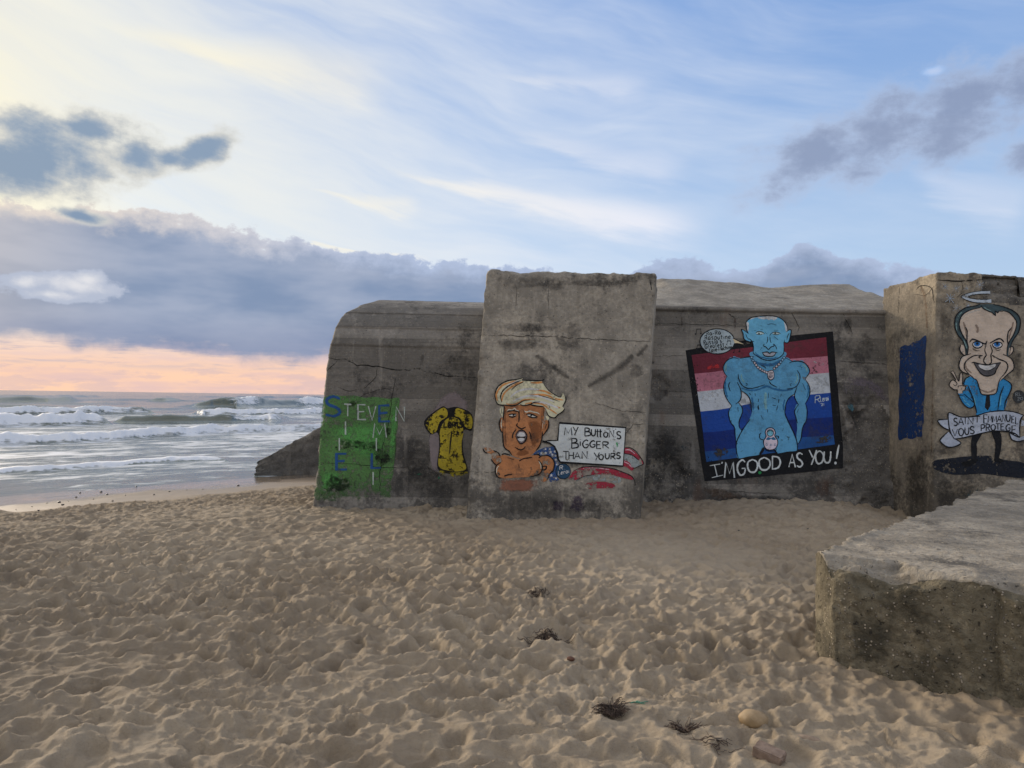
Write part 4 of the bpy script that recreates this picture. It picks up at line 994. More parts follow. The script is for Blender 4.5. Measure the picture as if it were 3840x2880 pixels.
# ================= C : framed panel with the blue figure
wc_ = Wall(qC, nC)
inkc = paint((14, 20, 32), 0.26, 1.0, None, 0.0)
pan = wc_.make('painted_panel', tC, paint((17, 19, 24), 0.33, 1.1), 0, fills=['272,530 480,492 700,458 1268,402 1285,620 1302,800 1318,1000 1337,1180 1335,1325 1100,1352 700,1392 400,1415 380,1300 345,1050 310,800 290,660'], tr=Z3, sharp=True, label='black framed panel with a bare blue muscular figure before a striped flag')
bnd = [((312, 562), (1222, 441)), ((333, 684), (1231, 560)), ((351, 806), (1240, 672)), ((372, 940), (1250, 808)), ((390, 1082), (1263, 972)), ((402, 1210), (1272, 1095)), ((413, 1284), (1280, 1166))]
bcs = [(104, 38, 52), (176, 112, 128), (172, 178, 184), (22, 62, 138), (12, 38, 104), (28, 74, 132)]
for k_, cc in enumerate(bcs):
    (a, b_), (c_, d_) = bnd[k_], bnd[k_ + 1]
    up_, lo_ = [], []
    for t in range(9):
        t /= 8; wv_ = 10 * math.sin(t * 7.0 + 0.4)*(0 if k_ == 0 else 1); wv2 = 10 * math.sin(t * 7.0 + 0.4)*(0 if k_ == 5 else 1)
        up_.append((a[0] + (b_[0] - a[0]) * t, a[1] + (b_[1] - a[1]) * t + wv_)); lo_.append((c_[0] + (d_[0] - c_[0]) * t, c_[1] + (d_[1] - c_[1]) * t + wv2))
    wc_.make('flag_stripe', pan, paint(cc, 0.30 if k_ not in (1, 5) else 0.36, 1.6), 0.6 + 0.12 * k_, fills=[up_ + lo_[::-1]], tr=Z3, sharp=True)
wc_.make('flag_glow', pan, paint((170, 44, 50), 0.44, 1.7), 1.6, soft=['380,640 470,600 540,610 540,650 460,668 370,680'], tr=Z3)
wc_.make('flag_pale_patch', pan, paint((188, 190, 196), 0.47, 1.6), 1.6, soft=['1080,600 1230,570 1240,650 1150,640', '340,820 520,780 520,860 360,920'], tr=Z3)
wc_.make('flag_worn_patch', pan, paint((62, 60, 58), 0.47, 1.3), 1.6, soft=['1180,1100 1275,1085 1280,1170 1100,1190', '440,1180 600,1160 600,1250 430,1270'], tr=Z3)
FB = 2.2
cat = lambda *l: sum((pts(s_, t_) for s_, t_ in l), [])
skb = paint((88, 152, 190), 0.31, 1.45, None, 0.3)
figc = wc_.make('blue_figure', pan, skb, FB, fills=[cat(('1105,775 930,800 815,795 900,1200 960,1330 1040,1390 1100,1480 1116,1560 1120,1650', C1), ('915,160 925,230 890,330 800,470 740,580 715,660 718,780 742,852 880,826 1030,800 1090,715 1230,735 1258,785 1400,762 1528,745 1528,660 1490,550 1440,440 1390,330 1365,240 1370,150', C2), ('1682,1630 1690,1540 1740,1450 1820,1390 1870,1260 1920,1100 1980,850 1800,850 1660,780', C1))])
wc_.make('figure_arm', pan, skb, FB + 0.25, fills=[cat(('815,795 730,830 680,900 660,960 680,1040 720,1100 680,1200 668,1290 690,1400 740,1500 790,1580', C1), ('625,200 612,260 640,370 690,440 695,540 715,650 735,590 785,470 750,430 750,350 790,240 795,180 740,110', C2), ('930,1490 960,1400 950,1300 900,1200 880,1000', C1))])
wc_.make('figure_arm', pan, skb, FB + 0.25, fills=[cat(('1800,850 1900,850 1990,880 2060,960 2065,1040 2000,1140 2060,1240 2080,1340 2060,1440 2000,1540', C1), ('1640,130 1660,210 1650,340 1600,440 1580,580 1545,655 1520,560 1530,440 1510,300 1490,220 1520,130', C2), ('1880,1560 1840,1470 1830,1390 1870,1270 1910,1100', C1))])
wc_.make('figure_neck', pan, skb, FB + 0.25, fills=['1105,775 1150,690 1650,690 1672,790 1560,900 1390,950 1230,900'], tr=C1)
skh = paint((98, 166, 206), 0.28, 1.45, None, 0.15)
wc_.make('figure_head', pan, skh, FB + 0.6, fills=['1150,700 1152,640 1140,540 1090,480 1060,400 1036,280 1042,210 1095,158 1200,125 1400,110 1550,130 1650,190 1700,270 1715,350 1690,450 1652,540 1656,650 1640,735 1560,800 1430,835 1320,822 1220,772', '1075,392 960,325 985,400 1008,490 1080,530 1128,525', '1685,378 1750,335 1771,360 1752,460 1720,543 1668,540 1680,450'], tr=C1)
wc_.make('figure_shading', pan, paint((44, 108, 158), 0.12, 1.5, edge=0.22, solid=0.75), FB + 0.95, strokes=[{'p': '960,1290 1100,1325 1250,1310 1370,1260 1480,1300 1640,1330 1800,1310', 'w': 50, 'soft': True}, {'p': '1180,860 1320,905 1480,900 1620,830', 'w': 60, 'soft': True}, {'p': '700,1180 695,1300 730,1440', 'w': 36, 'soft': True}, {'p': '2040,1240 2055,1340 2030,1450', 'w': 36, 'soft': True}, {'p': '1130,1430 1145,1560 1150,1650', 'w': 40, 'soft': True}, {'p': '1670,1480 1650,1560 1650,1650', 'w': 40, 'soft': True}, {'p': '1180,700 1250,770 1420,812 1560,780', 'w': 30, 'soft': True}], tr=C1)
wc_.make('figure_highlight', pan, paint((146, 200, 224), 0.12, 1.5, edge=0.22, solid=0.6), FB + 0.95, strokes=[{'p': '720,880 700,960 715,1030', 'w': 40, 'soft': True}, {'p': '960,1060 965,1130 1010,1200', 'w': 40, 'soft': True}, {'p': '1960,900 2020,960 2030,1030', 'w': 40, 'soft': True}, {'p': '1860,1060 1880,1140 1840,1220', 'w': 34, 'soft': True}, {'p': '1360,1360 1350,1500 1360,1640', 'w': 60, 'soft': True}], tr=C1)
wc_.make('figure_hair', pan, paint((186, 190, 200), 0.40, 1.6), FB + 1.2, fills=['1230,140 1400,114 1545,138 1490,182 1460,165 1400,178 1380,160 1320,166', '1042,212 1078,228 1076,330 1052,372 1038,280', '1652,205 1700,275 1712,350 1690,372 1664,255'], strokes=[{'p': '1100,165 1180,135 1260,125', 'w': 14}], tr=C1)
wc_.make('figure_eye', pan, paint((170, 196, 206), 0.26, 1.6), FB + 1.2, fills=['1200,395 1240,372 1295,378 1338,402 1290,412 1230,412', '1465,393 1512,376 1562,386 1598,402 1540,412 1482,406'], tr=C1)
wc_.make('figure_lips', pan, paint((160, 166, 176), 0.28, 1.6), FB + 1.2, fills=['1302,712 1380,704 1420,722 1462,704 1530,712 1478,766 1350,768'], tr=C1)
o_ = wc_.make('figure_outline', pan, inkc, FB + 1.8, strokes=['1150,705 1156,640 1140,540 1085,480', '1036,280 1040,212 1100,150 1200,122 1400,107 1550,128 1650,188 1702,270 1716,352', '1035,230 1046,330 1072,402', '1650,540 1656,650 1640,735 1560,800 1430,836 1320,823 1230,776 1165,730 1150,690', '1072,396 960,324 985,400 1005,490 1080,531 1125,530 1166,526', '1690,372 1750,334 1772,360 1755,460 1720,546 1663,541', {'p': '1030,400 1050,460 1086,502', 'w': 8}, {'p': '1740,390 1715,440 1700,500', 'w': 8},
    {'p': '1195,388 1230,366 1290,372 1338,402', 'w': 10}, {'p': '1205,407 1250,417 1300,412', 'w': 8}, {'p': '1463,388 1510,372 1560,382 1600,402', 'w': 10}, {'p': '1475,408 1530,415 1580,407', 'w': 8}, {'p': '1165,350 1200,346', 'w': 7}, {'p': '1270,330 1310,338', 'w': 7}, {'p': '1340,368 1380,410', 'w': 6}, {'p': '1490,345 1560,348', 'w': 7}, {'p': '1265,270 1295,274', 'w': 6}, {'p': '1380,252 1460,240 1530,264', 'w': 6}, {'p': '1490,445 1520,470 1565,505', 'w': 6}, {'p': '1480,375 1440,405 1420,440', 'w': 6},
    {'p': '1386,450 1386,520 1365,562', 'w': 10}, {'p': '1425,450 1430,510 1446,552', 'w': 10}, '1332,568 1322,600 1360,620 1400,657 1440,620 1492,602 1480,568', {'p': '1295,625 1268,662', 'w': 9}, {'p': '1490,570 1520,610 1538,657', 'w': 9}, {'p': '1295,711 1380,700 1420,722 1462,700 1547,713', 'w': 15}, '1305,716 1350,768 1476,768 1522,716',
    '920,816 860,796 800,800 730,835 680,900 660,965 680,1040 727,1102', '720,1100 680,1200 668,1290 690,1400 740,1500 802,1582', '888,1192 945,1310 956,1420 930,1500 865,1552', '1165,782 1105,776 930,806', '1672,792 1792,852', '1738,882 1800,856 1900,850 1990,880 2060,960 2069,1040 2000,1141', '2000,1140 2060,1240 2081,1340 2060,1440 2000,1552', '1870,1268 1830,1390 1840,1470 1897,1572', '906,1058 910,1120 945,1210 1010,1275 1100,1296 1200,1281 1342,1235', '1413,1178 1450,1230 1542,1277', '1868,998 1912,1070 1912,1160 1870,1250 1800,1291 1706,1303', '953,1328 1050,1400 1100,1480 1118,1580 1120,1655', '1827,1388 1740,1450 1690,1540 1676,1655', '1180,1372 1185,1422', '1400,1368 1401,1452', '1458,1443 1512,1469', '1240,1468 1230,1512', '1570,1468 1565,1532', '1235,1568 1246,1632', '1612,1388 1600,1432', '1470,1568 1522,1576', '1552,1578 1540,1642', '1088,1373 1112,1397', '775,1188 750,1250 776,1342', '1958,1208 2007,1322', {'p': '1275,920 1330,940 1362,972', 'w': 9}, {'p': [(1035 + 19 * math.cos(t), 1230 + 19 * math.sin(t)) for t in (-2, -1, 0, 1, 2)], 'w': 7}, {'p': [(1775 + 19 * math.cos(t), 1236 + 19 * math.sin(t)) for t in (1.5, 2.5, 3.5, 4.5, 5.3)], 'w': 7}], w=13, tr=C1)
wc_.make('figure_outline', pan, inkc, FB + 2.0, strokes=['655,152 625,200 611,260 640,370 690,440 700,540 714,655', '740,103 790,170 796,240 755,350 755,430 787,478', '1640,128 1661,210 1651,340 1601,440 1581,580 1544,658', '1540,140 1494,220 1510,300 1532,384', '913,148 926,237', '900,328 800,470 740,580 714,660 720,770 744,852', '1376,128 1364,240 1400,340 1450,440 1500,550 1529,660 1529,748', {'p': '1085,705 1060,755 1026,804', 'w': 30}, {'p': '1224,738 1262,788', 'w': 26}, '735,168 741,228', '1546,198 1526,242', '1043,278 1077,333', '1130,198 1136,238', '1012,140 1004,170 1016,204', '1268,148 1250,212', '1193,40 1242,57', '1010,58 1010,98', '1286,63 1280,112'], w=11, tr=C2)
wc_.make('figure_pupil', pan, inkc, FB + 2.3, fills=[circ(1247, 396, 13), circ(1512, 393, 13)], tr=C1)
wc_.make('figure_mould', pan, paint((56, 78, 70), 0.53, 1.1, None, 0.0), FB + 2.4, soft=['1180,300 1330,290 1420,420 1520,600 1520,740 1280,750 1270,620 1330,480 1240,380', '1530,350 1600,400 1580,600 1540,640'], tr=C2)
# nesting doll
dl = wc_.make('nesting_doll', pan, paint((196, 180, 192), 0.26, 1.6), FB + 2.8, fills=['1100,510 1115,465 1165,443 1215,460 1237,510 1228,550 1267,620 1256,690 1210,735 1130,735 1090,690 1080,620 1112,560'], tr=C2)
wc_.make('nesting_doll_face', pan, paint((110, 170, 190), 0.24, 1.6), FB + 3.1, fills=[circ(1168, 513, 43, 45)], tr=C2)
wc_.make('nesting_doll_bow', pan, paint((40, 96, 130), 0.26, 1.6), FB + 3.1, fills=['1112,602 1138,570 1180,580 1215,567 1243,602 1200,606 1180,592 1150,608'], strokes=[{'p': circ(1120, 670, 12) + [(1132, 670)], 'w': 5}, {'p': circ(1178, 673, 12) + [(1190, 673)], 'w': 5}, {'p': circ(1232, 670, 12) + [(1244, 670)], 'w': 5}], tr=C2)
wc_.make('nesting_doll_outline', pan, inkc, FB + 3.5, strokes=[{'p': '1100,510 1115,465 1165,443 1215,460 1237,510 1228,550 1267,620 1256,690 1210,735 1130,735 1090,690 1080,620 1112,560 1100,510', 'taper': 0}, {'p': circ(1168, 513, 43, 45) + [(1211, 513)], 'taper': 0, 'w': 8}, '1046,510 1024,540 1035,590 1080,606', '1240,552 1279,560 1270,592', {'p': '1130,500 1168,480 1205,500', 'w': 6}, {'p': '1145,515 1155,515', 'w': 7}, {'p': '1180,515 1190,515', 'w': 7}, {'p': '1100,722 1120,748 1180,756 1240,746 1250,716', 'w': 8}], w=10, tr=C2)
# necklace
bd = [(1125, 790), (1148, 840), (1175, 880), (1200, 915), (1230, 953), (1265, 978), (1300, 1003), (1335, 1020), (1370, 1035), (1655, 795), (1630, 830), (1600, 868), (1570, 903), (1533, 936), (1495, 970)]
wc_.make('necklace', pan, inkc, FB + 2.8, fills=[circ(x, y, 25, n=12) for x, y in bd] + ['1388,1018 1472,996 1498,1060 1488,1135 1440,1165 1394,1138 1382,1070'], tr=C1)
wc_.make('necklace_bead', pan, paint((120, 160, 190), 0.22, 1.6), FB + 3.3, fills=[circ(x, y, 16, n=10) for x, y in bd[:2] + bd[9:12]] + [], tr=C1)
wc_.make('necklace_bead', pan, paint((186, 180, 188), 0.22, 1.6), FB + 3.3, fills=[circ(x, y, 16, n=10) for x, y in bd[2:9] + bd[12:]] + ['1398,1026 1466,1008 1488,1062 1478,1126 1440,1150 1404,1128 1392,1072'], tr=C1)
wc_.make('pendant_lettering', pan, inkc, FB + 3.8, strokes=W_(line('TOY', (1405, 1076), (1474, 1066), 40, C1), 6, C1) + W_(line('BOY', (1410, 1128), (1476, 1118), 40, C1), 6, C1))
# slogan
wtl = paint((186, 194, 204), 0.33, 1.6, None, 0.15)
wc_.make('slogan_lettering', pan, wtl, 1.0, strokes=[{**d, 'w': 19 * C2[2]} for d in
    [{'p': pts('362,950 500,928', C2), 'smooth': False}, {'p': pts('425,940 462,1100', C2), 'smooth': False}, {'p': pts('388,1110 542,1075', C2), 'smooth': False}]
    + boxed([("'", 505, 545, 900, 1000), ('M', 560, 690, 905, 1108), ('G', 725, 848, 872, 1075), ('O', 865, 1005, 866, 1036), ('O', 1016, 1170, 842, 1006), ('D', 1192, 1306, 826, 996), ('A', 1418, 1506, 796, 972), ('S', 1520, 1606, 776, 970), ('Y', 1690, 1790, 745, 940), ('O', 1775, 1885, 752, 920), ('U', 1886, 1982, 762, 912)], C2)
    + [{'p': pts('2088,672 2072,760 2055,860', C2), 'taper': 0.3}]])
wc_.make('slogan_lettering', pan, wtl, 1.4, fills=[circ(2042, 915, 17, 19, 12)], tr=C2)
wc_.make('green_dab', pan, paint((38, 128, 70), 0.34, 1.6), 1.4, fills=[circ(1030, 1044, 22, 20, 12)], tr=C2)
wc_.make('signature', pan, paint((170, 184, 208), 0.34, 1.6), 2.0, strokes=W_(line('R', (1765, 112), (1838, 100), 92, C2, slant=.2), 9, C2) + W_(line('Leroi', (1842, 96), (1950, 76), 62, C2, slant=.15), 8, C2) + W_(line("'21", (1836, 152), (1894, 148), 34, C2), 7, C2))
# speech bubble
el = [(565 + 283 * math.cos(math.radians(a)), 526 + 206 * math.sin(math.radians(a))) for a in range(14, 346, 8)]
bl = el + [(820, 470), (930, 530), (1012, 577), (910, 562), (846, 560)]
bb = wc_.make('speech_bubble', tC, paint((150, 164, 170), 0.36, 1.6, None, 0.2), 1.9, fills=[bl], tr=C1, sharp=True, label='small white speech bubble with five lines of song lettering')
wc_.make('bubble_outline', bb, inkc, 2.3, strokes=[{'p': bl + [bl[0]], 'smooth': False, 'taper': 0}], w=13, tr=C1)
wc_.make('bubble_tail', bb, paint((196, 176, 142), 0.34, 1.6), 2.5, fills=['820,480 930,538 1000,574 905,556 848,552'], tr=C1, sharp=True)
wc_.make('bubble_lettering', bb, paint((20, 24, 30), 0.26, 1.0, None, 0.0), 2.8, strokes=W_(line('Ra-Ra', (388, 432), (622, 408), 62, C1) + line('Rasputine', (362, 500), (785, 484), 70, C1) + line("Russia's", (345, 584), (640, 552), 70, C1) + line('Greatest', (366, 646), (680, 612), 66, C1) + line('Love-Machine', (442, 704), (806, 646), 62, C1), 10, C1))
def note(x, y, s_): return [{'p': [(x, y + s_), (x + s_ * .12, y + s_ * .08), (x + s_ * .85, y), (x + s_ * .95, y + s_ * .85)], 'smooth': False, 'w': 8}, {'p': [(x + s_ * .1, y + s_ * .25), (x + s_ * .86, y + s_ * .18)], 'smooth': False, 'w': 8}]
def heads(x, y, s_): return [circ(x - s_ * .08, y + s_, s_ * .15, s_ * .11, 10), circ(x + s_ * .86, y + s_ * .88, s_ * .15, s_ * .11, 10)]
for nx, ny, ss in ((218, 318, 88), (722, 512, 66), (840, 604, 100), (232, 578, 60)):
    wc_.make('music_note', bb, inkc, 3.2, fills=heads(nx, ny, ss), strokes=note(nx, ny, ss), tr=C1)
# stains and peeling patches on the wall
mpl = paint((116, 108, 116), 0.40, 1.4, edge=0.12, solid=0.85)
pp_ = wc_.make('peeling_patch', tC, mpl, 0, soft=['1290,700 1350,672 1450,685 1600,730 1690,800 1700,930 1650,900 1560,810 1450,770 1320,750'], tr=Z3)
wc_.make('paint_drips', pp_, mpl, 0.3, strokes=[{'p': [(x, 740 + (x - 1340) * .12), (x + 2, 780 + (x - 1340) * .2 + random.uniform(0, 45))], 'w': 6, 'smooth': False} for x in range(1345, 1600, 13)], tr=Z3)
wc_.make('rough_patch', tC, paint((92, 76, 64), 0.42, 1.5, edge=0.14, solid=0.8), 0, soft=['330,1440 600,1460 700,1540 420,1560'], tr=Z3)
wc_.make('teal_smear', tC, paint((70, 118, 132), 0.52, 1.4), 0.3, soft=['170,1160 250,1140 330,1180 320,1260 220,1250', '1330,900 1400,860 1440,910 1400,980'], tr=Z3)
wc_.make('mould_stain', tC, mst, 0.1, soft=['1300,780 1450,800 1500,900 1420,1050 1340,1000', '1290,880 1340,900 1380,1150 1340,1250', '0,1080 120,1050 320,1150 360,1350 180,1400 20,1300', '1500,1430 1690,1420 1690,1580 1400,1560', '400,1520 800,1500 1200,1540 1200,1590 420,1580', '1330,300 1400,290 1400,420 1350,430'], tr=Z3)
wc_.make('rust_stain', tC, paint((66, 42, 36), 0.42, 1.2, edge=0.14, solid=0.8), 0.4, strokes=[{'p': '605,300 607,350 603,400', 'w': 60, 'soft': True}, {'p': '246,305 247,340 246,375', 'w': 26, 'soft': True}, {'p': '459,325 460,345 458,362', 'w': 18, 'soft': True}], tr=Z3)
cracks(wc_, tC, Z3, [('985,262 1015,330 1042,370 1030,410', 2.5), ('1335,275 1352,320 1390,380 1395,440', 2.5), ('565,285 575,300 600,310', 3.2), ('75,350 600,362 680,368', 1.8), ('1290,600 1450,610 1690,632', 2.4), ('50,570 270,566', 1.6), ('430,1500 560,1480 900,1500', 1.8), ('1000,455 995,560', 1.8), ('60,800 300,812', 1.5)])

# ================= D : man with a halo, banner; blue patch on the side face
wd_ = Wall(qD, nD)
dlay = lambda s_: [(x, y + 1382) for x, y in pts(s_)]
shd = wd_.make('painted_shadow', tD, paint((22, 30, 44), 0.40, 1.1), 0, fills=['12,1372 300,1330 600,1302 850,1300 1050,1360 1343,1412 1360,1620 1000,1600 700,1565 300,1580 5,1490'], tr=D2, label='dark blue painted shadow under the cartoon feet')
wd_.make('shoe', shd, paint((10, 14, 20), 0.3, 1.0), 0.5, fills=['412,1420 450,1385 520,1372 640,1340 650,1380 560,1440 470,1462', '905,1330 965,1328 1040,1380 980,1400 900,1380'], tr=D2)
hair_d = paint((58, 76, 82), 0.32, 1.5)
man = wd_.make('painted_man', tD, hair_d, 0.8, fills=['505,1195 460,1090 440,1000 350,880 312,760 322,640 372,560 480,490 620,462 700,440 880,440 1040,480 1180,540 1260,620 1282,720 1250,860 1160,1000 1120,1190 1085,1195 1000,900 600,900'], tr=D1, label='grinning cartoon man with big forehead, blue suit and victory sign')
wd_.make('trousers', man, paint((16, 20, 28), 0.33, 1.1), 0.9, fills=['590,975 720,960 640,1110 645,1200 630,1335 570,1335 555,1120', '860,940 985,945 1007,1120 965,1335 903,1335 915,1120'], tr=D2)
suit = paint((40, 124, 178), 0.37, 1.55, None, 0.3)
wd_.make('jacket', man, suit, 1.3, fills=['530,125 450,190 440,250 520,272 590,480 632,600 642,700 800,670 960,650 1050,612 1110,400 1148,300 1130,220 1050,160 1000,170 900,300 700,300 650,200'], tr=D2)
wd_.make('sleeve', man, suit, 1.7, fills=['360,378 440,380 560,470 602,520 580,582 520,592 430,520', '432,372 470,300 520,282 592,480 560,472'], tr=D2)
wd_.make('jacket_highlight', man, paint((96, 166, 204), 0.42, 1.6), 1.9, strokes=[{'p': '580,380 610,480 620,560', 'w': 12}, {'p': '1020,290 1000,400 985,560', 'w': 14}, {'p': '450,210 480,170 530,140', 'w': 14}, {'p': '420,420 470,500 540,560', 'w': 12}], tr=D2)
wd_.make('tie', man, paint((18, 22, 30), 0.30, 1.0), 2.0, fills=['782,385 830,385 840,560 800,632 756,580'], tr=D2, sharp=True)
skd = paint((176, 162, 148), 0.31, 1.6, None, 0.15)
wd_.make('face', man, skd, 2.3, fills=['385,690 430,592 530,530 700,486 800,500 900,540 1000,530 1110,560 1190,640 1226,720 1190,870 1100,1030 1082,1190 1132,1230 1180,1320 1180,1400 1110,1480 1010,1545 960,1620 922,1752 800,1778 710,1768 670,1680 640,1570 600,1540 480,1470 390,1400 372,1300 400,1222 500,1182 512,1040 425,880 384,770', '450,1062 400,1045 384,1100 410,1160 465,1202', '1118,1082 1160,1064 1182,1100 1160,1162 1112,1202'], tr=D1)
wd_.make('hand', man, skd, 2.3, fills=['265,58 290,50 350,168 375,192 385,100 405,74 426,100 426,250 470,275 456,326 432,338 430,372 355,372 350,326 300,316 240,266 240,225 275,182 310,190 330,178 270,92'], tr=D2)
wd_.make('face_shading', man, paint((130, 112, 100), 0.14, 1.5, edge=0.22, solid=0.6), 2.7, strokes=[{'p': '440,700 470,800 500,960', 'w': 40, 'soft': True}, {'p': '1180,700 1150,820 1110,960', 'w': 50, 'soft': True}, {'p': '690,1700 800,1740 910,1700', 'w': 40, 'soft': True}, {'p': '470,1300 480,1380 560,1460', 'w': 40, 'soft': True}, {'p': '620,740 650,800 640,860', 'w': 50, 'soft': True}], tr=D1)
wd_.make('face_highlight', man, paint((206, 198, 186), 0.14, 1.6, edge=0.22, solid=0.5), 2.7, strokes=[{'p': '410,660 480,590 600,540 690,520', 'w': 30, 'soft': True}, {'p': '400,1300 420,1240 500,1200', 'w': 24, 'soft': True}, {'p': '800,1230 770,1270 775,1310', 'w': 20, 'soft': True}], tr=D1)
wd_.make('quiff', man, hair_d, 3.0, fills=['704,462 760,438 880,448 950,490 1022,546 962,542 948,566 908,542 914,604 860,562 790,532 730,502'], tr=D1, sharp=True)
wd_.make('hair_highlight', man, paint((120, 150, 150), 0.42, 1.5), 3.1, strokes=['345,840 332,720 360,620 420,555', '740,480 800,520 850,540', '440,960 480,1060 492,1150'], w=14, tr=D1)
wd_.make('eye', man, paint((196, 204, 208), 0.24, 1.6), 2.8, fills=['572,1022 620,990 700,1000 727,1040 690,1076 640,1086 590,1066', '868,1027 920,1000 990,1005 1017,1040 980,1080 920,1086 880,1062'], tr=D1)
wd_.make('iris', man, paint((40, 106, 170), 0.22, 1.6), 3.2, fills=[circ(642, 1028, 46, 34), circ(937, 1034, 46, 36)], tr=D1)
inkd = paint((18, 24, 32), 0.28, 1.0, None, 0.0)
wd_.make('pupil', man, inkd, 3.6, fills=[circ(645, 1022, 20, 17), circ(940, 1024, 20, 17)], tr=D1)
wd_.make('mouth', man, paint((84, 82, 86), 0.28, 1.4), 2.8, fills=['590,1300 700,1325 800,1336 900,1316 992,1300 930,1400 895,1470 800,1500 720,1482 660,1420'], tr=D1)
wd_.make('teeth', man, paint((198, 206, 212), 0.30, 1.6), 3.2, fills=['668,1332 800,1342 912,1322 900,1370 840,1408 760,1418 700,1390'], tr=D1)
hd = lambda s_: dlay(s_)
wd_.make('outline', man, inkd, 4.0, strokes=['505,1190 440,1000 350,880 311,760 320,640 372,558 480,488 620,462 690,436', '880,440 1040,478 1180,540 1262,620 1283,720 1250,860 1160,1000 1120,1185', '500,1180 508,1040 420,880 380,770 385,680 430,592 530,530 690,488', '1015,535 1110,560 1190,640 1227,720 1190,870 1100,1030 1080,1190', '704,462 730,502 790,532 860,562 914,604 908,542 948,566 962,542 1022,546',
    '400,1045 384,1100 410,1160 465,1202', '1118,1082 1160,1064 1182,1100 1160,1162 1112,1204', {'p': '440,1130 425,1150', 'w': 9}, {'p': '530,1002 570,958 640,975 740,1022 776,1016 775,984', 'w': 19}, {'p': '828,1016 970,948 1042,1002', 'w': 19}, '572,1022 620,992 700,1002 728,1042', '572,1025 590,1066 640,1088 692,1076 728,1042', '868,1027 920,1002 990,1007 1018,1040', '868,1030 880,1062 920,1088 982,1080 1018,1042', {'p': '575,1090 620,1125 680,1125', 'w': 9}, {'p': '910,1108 950,1122 990,1108', 'w': 9}, '776,1030 755,1120 776,1190 745,1240 745,1300 800,1336 850,1300 850,1232 845,1190 866,1130 836,1040', '690,1242 670,1215 722,1196', '858,1190 902,1232', '470,780 496,840 490,950 502,1040', '1156,780 1105,850 1090,950 1096,1030', '552,1170 430,1210 384,1280 379,1380 430,1440 540,1490 602,1547', '702,1195 600,1200 500,1260 454,1330 460,1400 522,1472', '1023,1180 1130,1230 1181,1310 1179,1400 1090,1480 998,1562', '868,1190 960,1250 1060,1290 1096,1360 1060,1450 988,1532', '560,1310 590,1300 700,1325 800,1337 900,1316 994,1300', '590,1302 660,1420 720,1483 800,1501 895,1470 930,1400 992,1302', {'p': '690,1385 760,1420 840,1410 905,1370', 'w': 9}, '600,1540 640,1570 680,1700 710,1768 800,1780 920,1753 960,1600 990,1530',
    hd('530,124 470,160 438,245'), hd('508,268 590,480 638,668'), hd('358,378 430,520 520,592 588,572 602,518'), hd('360,404 440,402'), hd('448,384 592,512'), hd('1030,158 1130,220 1152,290 1110,400 1062,500 1045,612'), hd('1036,268 980,420 948,624'), {'p': hd('265,56 292,48 350,166 375,192 385,100 405,72 428,100 428,250 472,275 457,328 432,340 430,374'), 'w': 11}, {'p': hd('355,372 350,328 300,318 238,268 238,223 275,180 312,190 345,232 320,262 290,240'), 'w': 11}, {'p': hd('330,178 300,130 262,70'), 'w': 11}, {'p': hd('365,290 360,270 400,262 430,262'), 'w': 9}, {'p': hd('405,320 420,290'), 'w': 8}], w=14, tr=D1)
hal = wd_.make('painted_halo', tD, paint((168, 180, 198), 0.33, 1.6), 0.6, strokes=[{'p': '838,262 680,266 545,288 470,312 432,330 490,358 600,388 730,394 855,390', 'taper': 0, 'w': 36}], tr=D1, label='pale halo ring broken off at the damaged corner')
wd_.make('halo_outline', hal, inkd, 1.0, strokes=['838,240 680,246 530,270 430,308 412,330 470,370 600,410 740,420 860,418', '838,284 690,288 580,302 518,325 580,352 740,368 850,362'], w=9, tr=D1)
for (x, y, r) in ((175, 175, 56), (340, 205, 60), (500, 205, 52), (685, 150, 72), (245, 350, 88), (345, 500, 76), (515, 460, 52)):
    a0 = random.uniform(0, .5)
    wd_.make('painted_star', tD, paint((158, 174, 194), 0.38, 1.6), 0.3, strokes=[{'p': [(x, y), (x + r * (1 if i % 2 else .75) * math.cos(a0 + i * math.pi / 4), y + r * (1 if i % 2 else .75) * math.sin(a0 + i * math.pi / 4))], 'w': 17 if r > 80 else 10, 'smooth': False, 'taper': 0.7} for i in range(8)], tr=D1)
ban_m = paint((162, 170, 184), 0.35, 1.6, None, 0.3)
ban = wd_.make('painted_banner', tD, ban_m, 4.9, fills=['225,665 400,725 600,715 800,655 1000,635 1180,650 1328,700 1285,760 1270,850 1272,1026 1190,965 1050,936 850,936 600,990 430,1032 300,1046 250,960 225,860 216,760'], tr=D2, sharp=True, label='white ribbon banner lettered in capitals across the figure')
wd_.make('banner_tail', ban, ban_m, 4.5, fills=['58,775 212,760 218,914 130,872', '212,940 255,985 300,1042 400,1108 310,1160 200,1166 92,1080 150,1000', '1115,950 1190,975 1272,1030 1350,1000 1350,1062 1240,1086 1150,1052', '1300,770 1350,790 1350,850 1290,860'], tr=D2, sharp=True)
wd_.make('banner_outline', ban, inkd, 5.4, strokes=[{'p': '216,760 225,660 400,724 600,715 800,655 1000,634 1180,649 1330,700', 'taper': .2}, '1328,700 1285,760 1270,850 1273,1028', '1272,1026 1190,965 1050,937 850,937 600,992 430,1034 300,1048', '300,1046 250,960 225,860 215,760', '212,760 58,775 130,872 220,916', '214,940 150,1000 92,1080 200,1168 310,1162 402,1110 300,1044', '1113,948 1150,1054 1240,1088 1350,1064', '1115,950 1180,990 1272,1030'], w=15, tr=D2)
